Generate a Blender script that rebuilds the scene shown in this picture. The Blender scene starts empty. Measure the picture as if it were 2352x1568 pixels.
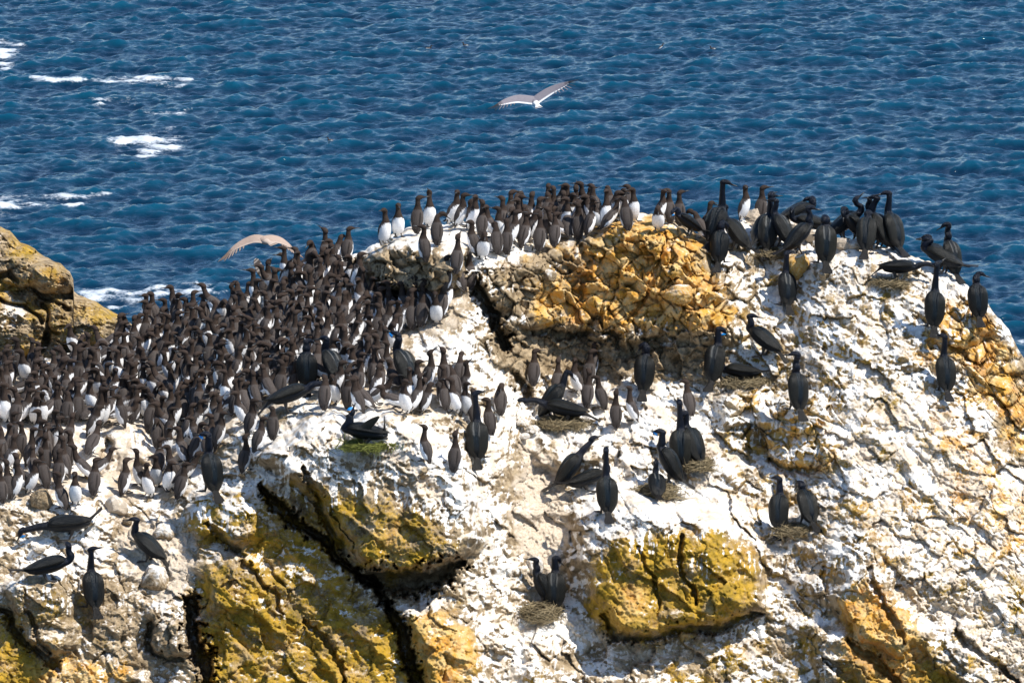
import bpy, math, random
import numpy as np
from mathutils import Vector, Matrix

# ------------------------------------------------------------------ camera, sky, sun, exposure
scene = bpy.context.scene
PITCH = math.radians(11.7)
CAM = np.array([0.0, 0.0, 75.0])
HF = math.radians(9.0)
FOC = 1176.0 / math.tan(HF / 2)          # focal length for a picture 2352 wide
cam_d = bpy.data.cameras.new("camera")
cam_d.sensor_width = 36
cam_d.lens = 18 / math.tan(HF / 2)
cam_d.clip_start = 1.0
cam_d.clip_end = 30000
cam_o = bpy.data.objects.new("camera", cam_d)
scene.collection.objects.link(cam_o)
cam_o.location = CAM
cam_o.rotation_euler = (math.pi / 2 - PITCH, 0, 0)
scene.camera = cam_o

SUN_EL = math.radians(57)
SUN_AZ = math.radians(64)                # to the right of straight behind the camera
to_sun = Vector((math.sin(SUN_AZ) * math.cos(SUN_EL), -math.cos(SUN_AZ) * math.cos(SUN_EL), math.sin(SUN_EL)))
sun_d = bpy.data.lights.new("sun", 'SUN')
sun_d.energy = 4.6
sun_d.angle = math.radians(0.5)
sun_d.color = (1.0, 0.955, 0.88)
sun_o = bpy.data.objects.new("sun", sun_d)
sun_o.rotation_euler = to_sun.to_track_quat('Z', 'Y').to_euler()
sun_o.location = (40, -40, 160)
scene.collection.objects.link(sun_o)

world = bpy.data.worlds.new("World")
scene.world = world
world.use_nodes = True
wn = world.node_tree
sky = wn.nodes.new('ShaderNodeTexSky')
sky.sky_type = 'NISHITA'
sky.sun_disc = False
sky.sun_elevation = SUN_EL
sky.sun_rotation = math.pi - SUN_AZ      # the lamp stands at -Y turned towards +X
sky.altitude = 50
sky.ozone_density = 4.0
sky.dust_density = 0.15
sky.air_density = 0.9
bg = wn.nodes['Background']
bg.inputs['Strength'].default_value = 0.12
wn.links.new(sky.outputs[0], bg.inputs['Color'])
scene.view_settings.view_transform = 'Standard'
scene.view_settings.look = 'None'
scene.view_settings.exposure = 0.54
scene.view_settings.gamma = 1
scene.view_settings.use_curve_mapping = False
scene.render.engine = 'CYCLES'
scene.cycles.max_bounces = 5
scene.cycles.diffuse_bounces = 3

rnd = random.Random(11)
COL = scene.collection

# ------------------------------------------------------------------ numpy helpers
FW = np.array([0, math.cos(PITCH), -math.sin(PITCH)])
UPV = np.array([0, math.sin(PITCH), math.cos(PITCH)])
RT = np.array([1.0, 0, 0])

def ray_point(u, v, d):
    """point seen at (u,v) of the 2352x1568 frame at depth d"""
    u = np.asarray(u, float); v = np.asarray(v, float); d = np.asarray(d, float)
    a = (u - 1176) / FOC; b = -(v - 784) / FOC
    return CAM + d[..., None] * (FW + a[..., None] * RT + b[..., None] * UPV)

def project(P):
    Q = P - CAM
    d = Q @ FW
    return 1176 + FOC * (Q @ RT) / d, 784 - FOC * (Q @ UPV) / d, d

_rs = np.random.RandomState(5)
_ang = _rs.rand(256, 256) * 2 * np.pi
_GX = np.cos(_ang); _GY = np.sin(_ang)
_R1 = _rs.rand(256, 256); _R2 = _rs.rand(256, 256); _R3 = _rs.rand(256, 256); _R4 = _rs.rand(256, 256)

def pnoise(x, y, seed=0):
    x = x + seed * 17.31; y = y + seed * 9.77
    xi = np.floor(x).astype(np.int64); yi = np.floor(y).astype(np.int64)
    fx = x - xi; fy = y - yi
    sx = fx * fx * fx * (fx * (fx * 6 - 15) + 10); sy = fy * fy * fy * (fy * (fy * 6 - 15) + 10)
    def g(a, b, dx, dy):
        a = a & 255; b = b & 255
        return _GX[a, b] * dx + _GY[a, b] * dy
    n00 = g(xi, yi, fx, fy); n10 = g(xi + 1, yi, fx - 1, fy)
    n01 = g(xi, yi + 1, fx, fy - 1); n11 = g(xi + 1, yi + 1, fx - 1, fy - 1)
    return ((n00 * (1 - sx) + n10 * sx) * (1 - sy) + (n01 * (1 - sx) + n11 * sx) * sy) * 1.5

def fbm(x, y, octv=4, seed=0, gain=0.5):
    r = 0; a = 1; t = 0
    for i in range(octv):
        r = r + a * pnoise(x * 2 ** i, y * 2 ** i, seed + i * 3.1); t += a; a *= gain
    return r / t

def voronoi(x, y, seed=0, jit=0.9):
    x = x + seed * 13.7; y = y + seed * 7.1
    xi = np.floor(x).astype(np.int64); yi = np.floor(y).astype(np.int64)
    f1 = np.full(x.shape, 9.0); f2 = np.full(x.shape, 9.0)
    cx = np.zeros(x.shape); cy = np.zeros(x.shape); r1 = np.zeros(x.shape); r2 = np.zeros(x.shape); r3 = np.zeros(x.shape)
    for dx in (-1, 0, 1):
        for dy in (-1, 0, 1):
            a = xi + dx; b = yi + dy; am = a & 255; bm = b & 255
            px = a + 0.5 + (_R1[am, bm] - 0.5) * jit; py = b + 0.5 + (_R2[am, bm] - 0.5) * jit
            dd = np.hypot(px - x, py - y)
            n = dd < f1
            f2 = np.where(n, f1, np.minimum(f2, dd))
            f1 = np.where(n, dd, f1)
            cx = np.where(n, px - x, cx); cy = np.where(n, py - y, cy)
            r1 = np.where(n, _R3[am, bm], r1); r2 = np.where(n, _R4[am, bm], r2)
            r3 = np.where(n, _R3[bm, am], r3)
    return f1, f2, cx, cy, r1, r2, r3

def smooth(x, a, b):
    t = np.clip((x - a) / (b - a), 0, 1)
    return t * t * (3 - 2 * t)

# coarse control maps over the picture-sized front of the rock
G0U, G1U, G0V, G1V, GS = -320, 2680, 380, 1900, 8
gu = np.arange(G0U, G1U + 1, GS, dtype=float); gv = np.arange(G0V, G1V + 1, GS, dtype=float)
GU, GV = np.meshgrid(gu, gv)

def blur(m, su, sv):
    def k(s):
        s = max(s / GS, 1e-3); n = int(3 * s) + 1
        w = np.exp(-0.5 * (np.arange(-n, n + 1) / s) ** 2); return w / w.sum(), n
    w, n = k(su)
    p = np.pad(m, ((0, 0), (n, n)), mode='edge')
    o = sum(w[i] * p[:, i:i + m.shape[1]] for i in range(len(w)))
    w, n = k(sv)
    p = np.pad(o, ((n, n), (0, 0)), mode='edge')
    return sum(w[i] * p[i:i + m.shape[0], :] for i in range(len(w)))

def inpoly(poly, X, Y):
    r = np.zeros(X.shape, bool); n = len(poly)
    for i in range(n):
        x0, y0 = poly[i]; x1, y1 = poly[(i + 1) % n]
        if y0 == y1: continue
        c = ((y0 > Y) != (y1 > Y)) & (X < (x1 - x0) * (Y - y0) / (y1 - y0) + x0)
        r ^= c
    return r

def region(items, feather):
    m = np.zeros(GU.shape)
    for s, poly in items:
        m = np.maximum(m, s * blur(inpoly(poly, GU, GV).astype(float), feather, feather))
    return m

def sample(m, u, v):
    x = np.clip((u - G0U) / GS, 0, m.shape[1] - 1.001); y = np.clip((v - G0V) / GS, 0, m.shape[0] - 1.001)
    xi = x.astype(int); yi = y.astype(int); fx = x - xi; fy = y - yi
    return (m[yi, xi] * (1 - fx) + m[yi, xi + 1] * fx) * (1 - fy) + (m[yi + 1, xi] * (1 - fx) + m[yi + 1, xi + 1] * fx) * fy

def polydist(pts, u, v):
    """distance to a polyline and the run 0..1 along it"""
    best = np.full(u.shape, 1e9); run = np.zeros(u.shape)
    n = len(pts) - 1
    for i in range(n):
        x0, y0 = pts[i]; x1, y1 = pts[i + 1]
        L = (x1 - x0) ** 2 + (y1 - y0) ** 2
        t = np.clip(((u - x0) * (x1 - x0) + (v - y0) * (y1 - y0)) / L, 0, 1)
        d = np.hypot(u - x0 - t * (x1 - x0), v - y0 - t * (y1 - y0))
        c = d < best
        best = np.where(c, d, best); run = np.where(c, (i + t) / n, run)
    return best, run

def tag(o, label=None, cat=None, group=None, kind=None):
    if label: o['label'] = label
    if cat: o['category'] = cat
    if group: o['group'] = group
    if kind: o['kind'] = kind
    return o

def grid_mesh(name, P, mat, attrs, flip=False):
    nr, nc = P.shape[:2]
    me = bpy.data.meshes.new(name)
    idx = np.arange(nr * nc).reshape(nr, nc)
    q = np.stack([idx[:-1, :-1], idx[:-1, 1:], idx[1:, 1:], idx[1:, :-1]], -1).reshape(-1, 4)
    if flip: q = q[:, ::-1]
    me.vertices.add(nr * nc); me.vertices.foreach_set('co', P.reshape(-1).astype(np.float32))
    me.loops.add(q.size); me.loops.foreach_set('vertex_index', q.reshape(-1).astype(np.int32))
    me.polygons.add(len(q)); me.polygons.foreach_set('loop_start', np.arange(0, q.size, 4, dtype=np.int32))
    try: me.polygons.foreach_set('loop_total', np.full(len(q), 4, dtype=np.int32))
    except Exception: pass
    me.update(calc_edges=True)
    me.polygons.foreach_set('use_smooth', np.ones(len(q), bool))
    for k, a in attrs.items():
        at = me.attributes.new(k, 'FLOAT', 'POINT'); at.data.foreach_set('value', a.reshape(-1).astype(np.float32))
    me.materials.append(mat)
    o = bpy.data.objects.new(name, me); COL.objects.link(o)
    return o

# ------------------------------------------------------------------ materials
def new_mat(name, rough=0.8, spec=0.3):
    m = bpy.data.materials.new(name); m.use_nodes = True
    nt = m.node_tree; b = nt.nodes['Principled BSDF']
    b.inputs['Roughness'].default_value = rough
    b.inputs['Specular IOR Level'].default_value = spec
    return m, nt, b

def N(nt, t, **kw):
    n = nt.nodes.new(t)
    for k, v in kw.items():
        if k.startswith('i_'):
            n.inputs[int(k[2:])].default_value = v
        else: setattr(n, k, v)
    return n

def mathn(nt, op, a, b=None, c=None, clamp=False):
    n = nt.nodes.new('ShaderNodeMath'); n.operation = op; n.use_clamp = clamp
    for i, x in enumerate((a, b, c)):
        if x is None: continue
        if isinstance(x, (int, float)): n.inputs[i].default_value = x
        else: nt.links.new(x, n.inputs[i])
    return n.outputs[0]

def mixc(nt, f, a, b):
    n = nt.nodes.new('ShaderNodeMix'); n.data_type = 'RGBA'
    for s, x in ((n.inputs[0], f), (n.inputs[6], a), (n.inputs[7], b)):
        if isinstance(x, (int, float)): s.default_value = x
        elif isinstance(x, tuple): s.default_value = (*x, 1)
        else: nt.links.new(x, s)
    return n.outputs[2]

def noise(nt, vec, scale, detail=4, rough=0.6, dist=0.0):
    n = N(nt, 'ShaderNodeTexNoise'); n.inputs['Scale'].default_value = scale
    n.inputs['Detail'].default_value = detail; n.inputs['Roughness'].default_value = rough
    n.inputs['Distortion'].default_value = dist
    if vec is not None: nt.links.new(vec, n.inputs['Vector'])
    return n.outputs[0]

def attr(nt, name, out='Fac'):
    n = N(nt, 'ShaderNodeAttribute'); n.attribute_name = name
    return n.outputs[out]

def sstep(nt, x, a, b):
    n = N(nt, 'ShaderNodeMapRange'); n.interpolation_type = 'SMOOTHSTEP'
    nt.links.new(x, n.inputs[0]); n.inputs[1].default_value = a; n.inputs[2].default_value = b
    return n.outputs[0]

def make_rock():
    m, nt, b = new_mat('fouled_rock', 0.9, 0.2)
    vec = N(nt, 'ShaderNodeTexCoord').outputs['Object']
    n1 = noise(nt, vec, 7, 6, 0.65); n2 = noise(nt, vec, 38, 5, 0.7); n3 = noise(nt, vec, 1.6, 3)
    n4 = noise(nt, vec, 90, 3, 0.7); n5 = noise(nt, vec, 3.3, 7, 0.68, 0.3)
    g, l, s, oc = attr(nt, 'guano'), attr(nt, 'lichen'), attr(nt, 'soil'), attr(nt, 'gold')
    bare = mixc(nt, sstep(nt, n1, 0.35, 0.65), (0.16, 0.112, 0.060), (0.40, 0.305, 0.19))
    bare = mixc(nt, sstep(nt, n2, 0.52, 0.72), bare, (0.10, 0.070, 0.045))
    soil = mixc(nt, sstep(nt, n2, 0.35, 0.65), (0.62, 0.53, 0.42), (0.42, 0.335, 0.24))
    lic = mixc(nt, sstep(nt, n1, 0.36, 0.62), (0.21, 0.137, 0.016), (0.42, 0.25, 0.022))
    gold = mixc(nt, sstep(nt, n1, 0.36, 0.62), (0.56, 0.29, 0.045), (0.60, 0.43, 0.20))
    gold = mixc(nt, sstep(nt, n5, 0.50, 0.62), gold, (0.66, 0.27, 0.008))
    lic = mixc(nt, oc, lic, gold)
    lic = mixc(nt, sstep(nt, n2, 0.55, 0.72), lic, (0.17, 0.125, 0.05))
    lic = mixc(nt, sstep(nt, n5, 0.51, 0.65), lic, mixc(nt, 0.35, bare, lic))
    gua = mixc(nt, sstep(nt, n5, 0.42, 0.62), (0.86, 0.83, 0.77), (0.60, 0.50, 0.385))
    gua = mixc(nt, sstep(nt, n4, 0.55, 0.75), gua, (0.52, 0.46, 0.39))
    def m01(a, amp=0.55, lo=0.42, hi=0.58, nn=None):
        x = mathn(nt, 'MULTIPLY_ADD', mathn(nt, 'SUBTRACT', nn or n2, 0.5), amp, a)
        return sstep(nt, x, lo, hi)
    c = mixc(nt, m01(s, 0.7, 0.35, 0.65), bare, soil)
    c = mixc(nt, m01(l, 1.3, 0.34, 0.66), c, lic)
    c = mixc(nt, m01(g, 0.95, 0.36, 0.64), c, gua)
    nt.links.new(c, b.inputs['Base Color'])
    h = mathn(nt, 'ADD', mathn(nt, 'MULTIPLY', n1, 0.022), mathn(nt, 'MULTIPLY', n2, 0.007))
    h = mathn(nt, 'ADD', h, mathn(nt, 'MULTIPLY', n4, 0.003))
    bp = N(nt, 'ShaderNodeBump'); bp.inputs['Strength'].default_value = 0.9; bp.inputs['Distance'].default_value = 1.0
    nt.links.new(h, bp.inputs['Height']); nt.links.new(bp.outputs[0], b.inputs['Normal'])
    return m
ROCK = make_rock()

def make_sea(far=False):
    m, nt, b = new_mat('far_sea_water' if far else 'sea_water', 0.12, 0.5)
    b.inputs['IOR'].default_value = 1.38
    vec = N(nt, 'ShaderNodeTexCoord').outputs['Object']
    f = attr(nt, 'foam'); dp = attr(nt, 'height')
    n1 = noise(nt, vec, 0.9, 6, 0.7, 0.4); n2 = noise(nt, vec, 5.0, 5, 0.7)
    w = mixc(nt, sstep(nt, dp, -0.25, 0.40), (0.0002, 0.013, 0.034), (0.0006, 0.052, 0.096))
    x = mathn(nt, 'ADD', f, mathn(nt, 'MULTIPLY', mathn(nt, 'SUBTRACT', n1, 0.5), 1.7))
    x = mathn(nt, 'ADD', x, mathn(nt, 'MULTIPLY', mathn(nt, 'SUBTRACT', n2, 0.5), 1.3))
    fm = mathn(nt, 'MULTIPLY', mathn(nt, 'MULTIPLY', sstep(nt, x, 0.40, 1.20), sstep(nt, f, 0.03, 0.25)), 0.8)
    c = mixc(nt, fm, w, (0.66, 0.70, 0.74))
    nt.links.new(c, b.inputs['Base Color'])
    r = mathn(nt, 'MULTIPLY_ADD', fm, 0.5, 0.13); nt.links.new(r, b.inputs['Roughness'])
    mp = N(nt, 'ShaderNodeMapping'); mp.inputs['Scale'].default_value = (0.6, 1.0, 1.0); nt.links.new(vec, mp.inputs[0])
    nb = noise(nt, mp.outputs[0], 2.2, 3, 0.6, 0.4)
    bp = N(nt, 'ShaderNodeBump'); bp.inputs['Strength'].default_value = 0.8; bp.inputs['Distance'].default_value = 0.12
    if far:
        nf = noise(nt, mp.outputs[0], 0.55, 6, 0.6, 0.3); nb = mathn(nt, 'MULTIPLY_ADD', nf, 9.0, nb)
    nt.links.new(nb, bp.inputs['Height']); nt.links.new(bp.outputs[0], b.inputs['Normal'])
    return m
SEA = make_sea(); SEA_FAR = make_sea(True)

def make_feather(name, rough, spec, streak, sheen=None):
    m, nt, b = new_mat(name, rough, spec)
    col = attr(nt, 'Col', 'Color')
    vn = N(nt, 'ShaderNodeCombineXYZ')
    nt.links.new(mathn(nt, 'MULTIPLY', attr(nt, 'along'), 14.0), vn.inputs[0])
    nt.links.new(mathn(nt, 'MULTIPLY', attr(nt, 'round'), 60.0), vn.inputs[1])
    nt.links.new(attr(nt, 'pick'), vn.inputs[2])
    n1 = noise(nt, vn.outputs[0], 1.0, 4, 0.65)
    n2 = noise(nt, N(nt, 'ShaderNodeTexCoord').outputs['Object'], 60, 3, 0.6)
    k = mathn(nt, 'MAXIMUM', mathn(nt, 'MULTIPLY_ADD', n1, streak, 1 - streak * 0.5), 0.12)
    k = mathn(nt, 'MULTIPLY', k, mathn(nt, 'MULTIPLY_ADD', N(nt, 'ShaderNodeObjectInfo').outputs['Random'], 0.4, 0.8))
    k = mathn(nt, 'MULTIPLY', k, mathn(nt, 'MULTIPLY_ADD', n2, 0.5, 0.75))
    mx = N(nt, 'ShaderNodeVectorMath'); mx.operation = 'SCALE'
    nt.links.new(col, mx.inputs[0]); nt.links.new(k, mx.inputs['Scale'])
    nt.links.new(mx.outputs[0], b.inputs['Base Color'])
    bp = N(nt, 'ShaderNodeBump'); bp.inputs['Strength'].default_value = 0.6; bp.inputs['Distance'].default_value = 0.012
    nt.links.new(n1, bp.inputs['Height']); nt.links.new(bp.outputs[0], b.inputs['Normal'])
    if sheen:
        b.inputs['Sheen Weight'].default_value = sheen[0]; b.inputs['Sheen Tint'].default_value = (*sheen[1], 1)
        b.inputs['Sheen Roughness'].default_value = 0.4
    return m
MURRE = make_feather('murre_plumage', 0.75, 0.15, 0.8)
CORM = make_feather('cormorant_plumage', 0.34, 0.18, 4.5)
GULL = make_feather('gull_plumage', 0.75, 0.2, 0.25)

def plain(name, col, rough=0.6, spec=0.3, var=0.3, sc=80):
    m, nt, b = new_mat(name, rough, spec)
    n = noise(nt, N(nt, 'ShaderNodeTexCoord').outputs['Object'], sc, 3)
    c = mixc(nt, n, tuple(x * (1 - var) for x in col), tuple(min(1, x * (1 + var)) for x in col))
    nt.links.new(c, b.inputs['Base Color'])
    return m
BILL = plain('black_bill', (0.03, 0.028, 0.026), 0.4, 0.5)
FOOT = plain('dark_webbed_foot', (0.03, 0.027, 0.025), 0.6)
TAN = plain('tan_throat_feathers', (0.42, 0.26, 0.13), 0.7)
BLUE = plain('blue_throat_skin', (0.01, 0.24, 0.62), 0.45, 0.4, 0.1)
YBILL = plain('yellow_bill', (0.65, 0.38, 0.06), 0.5)
STRAW = plain('dry_grass', (0.21, 0.165, 0.095), 0.85, 0.1, 0.6, 30)
GREENS = plain('green_weed', (0.13, 0.14, 0.03), 0.8, 0.2, 0.5, 30)
# ------------------------------------------------------------------ the rock: slopes, ledges, blocks, cracks
PXM = 75.0 / FOC                         # metres per frame pixel at the rock

SIL = [(-330,850),(-60,838),(0,832),(100,826),(160,812),(230,790),(290,762),(320,748),(380,738),(440,722),(500,712),(560,700),(610,672),(660,640),(700,606),
       (760,588),(820,584),(850,566),(880,552),(905,536),(940,524),(985,514),(1020,516),(1060,508),(1100,516),(1150,512),(1200,498),(1280,482),(1360,474),
       (1440,482),(1500,492),(1540,500),(1565,508),(1590,530),(1610,540),(1640,536),(1680,520),(1705,500),(1740,502),(1790,512),(1830,520),(1870,528),(1910,545),(1960,552),
       (2010,560),(2060,572),(2100,590),(2130,600),(2170,622),(2205,642),(2240,668),(2262,684),(2285,720),(2300,735),(2318,760),(2340,800),(2365,845),(2420,930),(2520,1060),(2690,1240)]
SU = np.array([p[0] for p in SIL], float); SV = np.array([p[1] for p in SIL], float)
def sil(u):
    return np.interp(u, SU, SV) + 5.0 * pnoise(u / 26.0, u * 0 + 3.3, 2) + 2.5 * pnoise(u / 9.0, u * 0 + 1.3, 4)

COLONY = [(-320,830),(0,826),(160,808),(320,742),(500,708),(620,664),(700,600),(830,580),(840,690),(1010,660),(1070,640),(1090,700),(1060,760),(960,800),(900,830),
          (1000,890),(1110,960),(1120,985),(1000,960),(800,935),(640,950),(560,1010),(440,1050),(430,1150),(300,1170),(180,1160),(-320,1180)]
TOPC = [(870,540),(1000,500),(1150,500),(1360,465),(1560,500),(1560,525),(1400,532),(1330,560),(1180,605),(1080,600),(900,560)]
slope = np.full(GU.shape, 0.85)
def setr(val, poly, fe=22):
    global slope
    m = blur(inpoly(poly, GU, GV).astype(float), fe, fe)
    slope = slope * (1 - m) + val * m
setr(0.45, [(-320,1180),(430,1160),(700,1000),(1100,1000),(1160,1300),(1170,1900),(-320,1900)])
setr(2.0, COLONY)
setr(0.22, [(825,560),(1060,560),(1075,640),(1010,680),(840,690)])
setr(2.2, TOPC, 14)
setr(0.25, [(1080,600),(1340,560),(1560,530),(1640,600),(1700,800),(1640,900),(1180,900),(1120,760)])
setr(1.6, [(1180,885),(1640,880),(1640,990),(1240,1000)])
setr(1.7, [(1700,500),(2100,590),(2200,640),(2100,640),(1950,600),(1750,580)], 14)
setr(0.2, [(720,1080),(1060,1100),(1080,1310),(900,1340)])
setr(0.25, [(1340,1230),(1720,1240),(1740,1440),(1400,1460)])
setr(1.7, [(1350,1120),(1700,1110),(1740,1200),(1380,1190)])
setr(1.3, [(260,1170),(460,1190),(430,1370),(280,1380)])
setr(1.2, [(0,1240),(240,1220),(260,1300),(20,1340)])
setr(0.5, [(1850,1280),(2400,1300),(2400,1900),(1850,1900)])
base = np.zeros(GU.shape)
for i in range(len(gv) - 2, -1, -1):     # integrate upwards from the foot
    base[i] = base[i + 1] + slope[i] * GS * PXM
base = 69.4 + blur(base, 70, 12)
BASEMAP = base

BLOCKS = [  # protrusion (m), feather, outline
 (0.75, 11, [(590,1050),(720,965),(900,955),(1060,1050),(1105,1200),(1065,1300),(930,1335),(850,1308),(800,1240),(735,1160),(690,1110)]),
 (0.30, 12, [(1085,640),(1180,592),(1400,520),(1560,500),(1650,600),(1700,720),(1690,785),(1560,775),(1500,790),(1430,800),(1330,752),(1180,745),(1130,700)]),
 (0.60, 14, [(1330,1180),(1420,1130),(1650,1180),(1745,1260),(1745,1400),(1560,1450),(1420,1462),(1380,1400),(1310,1290)]),
 (0.40, 10, [(1900,1375),(2005,1290),(2060,1380),(2110,1430),(2095,1530),(1995,1475)]),
 (0.28, 10, [(1740,925),(1800,900),(1870,915),(1925,1010),(1905,1072),(1780,1062)]),
 (0.35, 10, [(20,1345),(70,1315),(150,1330),(170,1500),(90,1490),(40,1430)]),
 (0.30, 9, [(335,1405),(385,1370),(430,1400),(445,1500),(375,1515)]),
 (0.32, 7, [(243,1000),(285,962),(345,970),(345,1060),(300,1085),(250,1050)]),
 (0.55, 10, [(826,590),(880,560),(1000,545),(1068,560),(1060,640),(980,672),(840,690)]),
 (0.30, 9, [(440,1160),(540,1130),(600,1180),(560,1250),(460,1230)]),
 (0.25, 9, [(470,1290),(560,1270),(640,1330),(610,1420),(480,1400)]),
 (0.40, 12, [(925,1400),(1010,1385),(1080,1440),(1130,1600),(1000,1640)]),
 (0.25, 10, [(2120,700),(2210,700),(2260,760),(2210,800),(2140,780)]),
 (0.25, 10, [(1860,1420),(1990,1480),(2010,1560),(1880,1560)]),
 (0.22, 9, [(1235,1000),(1290,985),(1380,1010),(1400,1060),(1300,1080),(1240,1060)]),
 (0.25, 9, [(1650,905),(1740,890),(1760,960),(1700,1010),(1655,970)]),
 (0.18, 9, [(630,1085),(700,1065),(720,1120),(660,1130)]),
 (0.25, 10, [(2100,1440),(2220,1430),(2300,1520),(2280,1600),(2140,1540)]),
 (0.20, 9, [(1200,1440),(1290,1450),(1330,1560),(1220,1600)]),
]
blockmap = np.zeros(GU.shape)
for h, fe, poly in BLOCKS:
    blockmap += h * blur(inpoly(poly, GU, GV).astype(float), fe, fe)
CRACKS = [  # half width, depth, line
 (10, 1.0, [(585,1108),(640,1160),(700,1210),(770,1268),(830,1318),(880,1372),(908,1395)]),
 (8, 0.5, [(700,1075),(728,1150),(752,1215),(800,1275)]),
 (22, 0.8, [(830,1318),(905,1340),(985,1334),(1062,1298)]),
 (12, 0.9, [(905,1396),(925,1470),(965,1590),(985,1650)]),
 (16, 0.9, [(425,1375),(450,1470),(482,1568),(500,1650)]),
 (9, 0.5, [(5,1400),(60,1478),(132,1545)]),
 (13, 0.8, [(1088,640),(1108,700),(1140,770),(1168,800)]),
 (11, 0.6, [(1185,868),(1205,905),(1218,945)]),
 (13, 0.4, [(1392,765),(1432,806),(1500,792),(1540,780)]),
 (10, 0.5, [(1385,1410),(1420,1466),(1520,1452),(1640,1440),(1750,1412)]),
 (9, 0.5, [(1950,1480),(2010,1520),(2075,1590)]),
 (8, 0.5, [(2200,1448),(2260,1500),(2330,1560)]),
 (13, 0.55, [(828,600),(850,655),(920,690),(1000,694)]),
 (8, 0.35, [(1190,748),(1260,762),(1380,760)]),
 (6, 0.35, [(1562,1240),(1570,1300),(1600,1380)]),
 (4, 0.2, [(1470,1250),(1500,1330),(1495,1420)]),
 (6, 0.3, [(560,1290),(600,1330),(650,1400)]),
 (6, 0.3, [(480,1200),(520,1250),(560,1280)]),
 (6, 0.3, [(700,1420),(760,1480),(790,1560)]),
 (8, 0.4, [(1770,1062),(1810,1080),(1880,1078)]),
 (6, 0.3, [(1985,1300),(2040,1400),(2080,1480)]),
 (8, 0.4, [(340,1430),(360,1500),(420,1520)]),
 (6, 0.3, [(2160,760),(2190,800),(2240,830)]),
 (6, 0.3, [(60,1400),(90,1450),(110,1500)]),
 (5, 0.2, [(1340,560),(1356,620),(1340,690)]),
 (5, 0.2, [(1510,600),(1490,680),(1440,740)]),
 (7, 0.35, [(245,1010),(240,1080)]),
]
LICHEN = region([
 (0.82, [(1210,655),(1290,600),(1380,525),(1540,500),(1600,540),(1650,640),(1700,730),(1690,775),(1560,765),(1450,785),(1300,745),(1215,725)]),
 (0.72, [(640,1120),(740,1100),(900,1140),(1060,1200),(1075,1290),(940,1345),(840,1320),(720,1240)]),
 (0.55, [(1120,600),(1300,540),(1400,620),(1260,720),(1130,700)]), (0.9, [(1340,500),(1560,485),(1600,560),(1400,600)]),
 (0.42, [(1640,700),(2100,640),(2400,900),(2400,1900),(1850,1900),(1640,1100)]), (0.5, [(1700,560),(1800,560),(1840,640),(1740,680)]),
 (0.95, [(-300,1400),(40,1420),(110,1530),(150,1900),(-300,1900)]),
 (0.9, [(430,1270),(560,1290),(680,1400),(800,1400),(920,1410),(960,1600),(980,1900),(470,1900),(440,1400)]),
 (0.95, [(930,1390),(1040,1395),(1110,1500),(1120,1900),(980,1900)]),
 (0.8, [(470,1150),(600,1190),(700,1230),(650,1290),(560,1260),(470,1230)]),
 (0.85, [(590,1120),(700,1180),(760,1250),(730,1270),(640,1190)]),
 (0.9, [(860,1130),(910,1150),(930,1280),(880,1320),(820,1290)]),
 (0.8, [(1020,1200),(1060,1230),(1040,1290),(1010,1270)]),
 (0.9, [(1400,1230),(1560,1200),(1720,1230),(1760,1330),(1750,1420),(1560,1470),(1420,1480),(1340,1400),(1350,1280)]),
 (0.9, [(1910,1380),(1990,1300),(2060,1370),(2110,1440),(2230,1568),(2300,1900),(1980,1900),(1900,1460)]),
 (0.75, [(2130,690),(2190,670),(2260,700),(2320,800),(2400,900),(2400,1120),(2300,1000),(2220,880),(2140,780)]),
 (0.55, [(2230,1050),(2400,1070),(2400,1300),(2300,1290),(2230,1160)]),
 (0.75, [(1740,930),(1860,910),(1925,1010),(1910,1090),(1830,1130),(1760,1060)]),
 (0.6, [(2060,1150),(2160,1160),(2210,1290),(2120,1260)]),
 (0.7, [(90,1500),(300,1500),(320,1900),(110,1900)]),
 (0.7, [(160,1410),(260,1420),(250,1500),(160,1480)]),
 (0.6, [(1980,1090),(2060,1100),(2110,1160),(2020,1170)]),
 (0.5, [(2120,1380),(2400,1300),(2400,1900),(2250,1900),(2180,1500)]),
 (0.55, [(1700,1250),(1830,1270),(1850,1350),(1740,1420)]),
 (0.5, [(340,1400),(440,1400),(440,1500),(360,1500)]),
 (0.6, [(1640,760),(1720,690),(1710,780),(1660,800)]),
 (0.4, [(1140,820),(1200,830),(1210,900),(1150,880)]),
 (0.5, [(1180,1490),(1280,1500),(1330,1900),(1220,1900)]),
 (0.68, [(420,1140),(620,1100),(760,1250),(880,1390),(930,1560),(960,1900),(460,1900)]),
 (0.6, [(0,1340),(240,1340),(250,1500),(60,1500)]), (0.5, [(1500,1480),(1860,1440),(1880,1900),(1500,1900)]), (0.45, [(1900,1000),(2400,1150),(2400,1900),(2150,1600)]),
], 26)
GOLD = region([
 (1.0, [(1180,600),(1380,500),(1560,480),(1700,640),(1720,800),(1200,800)]),
 (0.8, [(1740,900),(1925,900),(1925,1100),(1750,1090)]),
 (1.0, [(2080,640),(2420,700),(2420,1300),(2200,1300),(2100,900)]),
 (1.0, [(1890,1280),(2060,1280),(2130,1440),(2100,1600),(1900,1480)]),
 (0.9, [(930,1390),(1060,1395),(1110,1500),(1100,1600),(1010,1600)]),
 (0.7, [(880,1130),(915,1150),(930,1280),(890,1300)]),
 (0.8, [(1400,1400),(1470,1330),(1500,1400),(1440,1440)]),
 (0.9, [(100,1500),(330,1490),(330,1900),(100,1900)]),
 (0.5, [(1700,1100),(2300,1100),(2300,1300),(1700,1300)]),
], 20)
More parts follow.
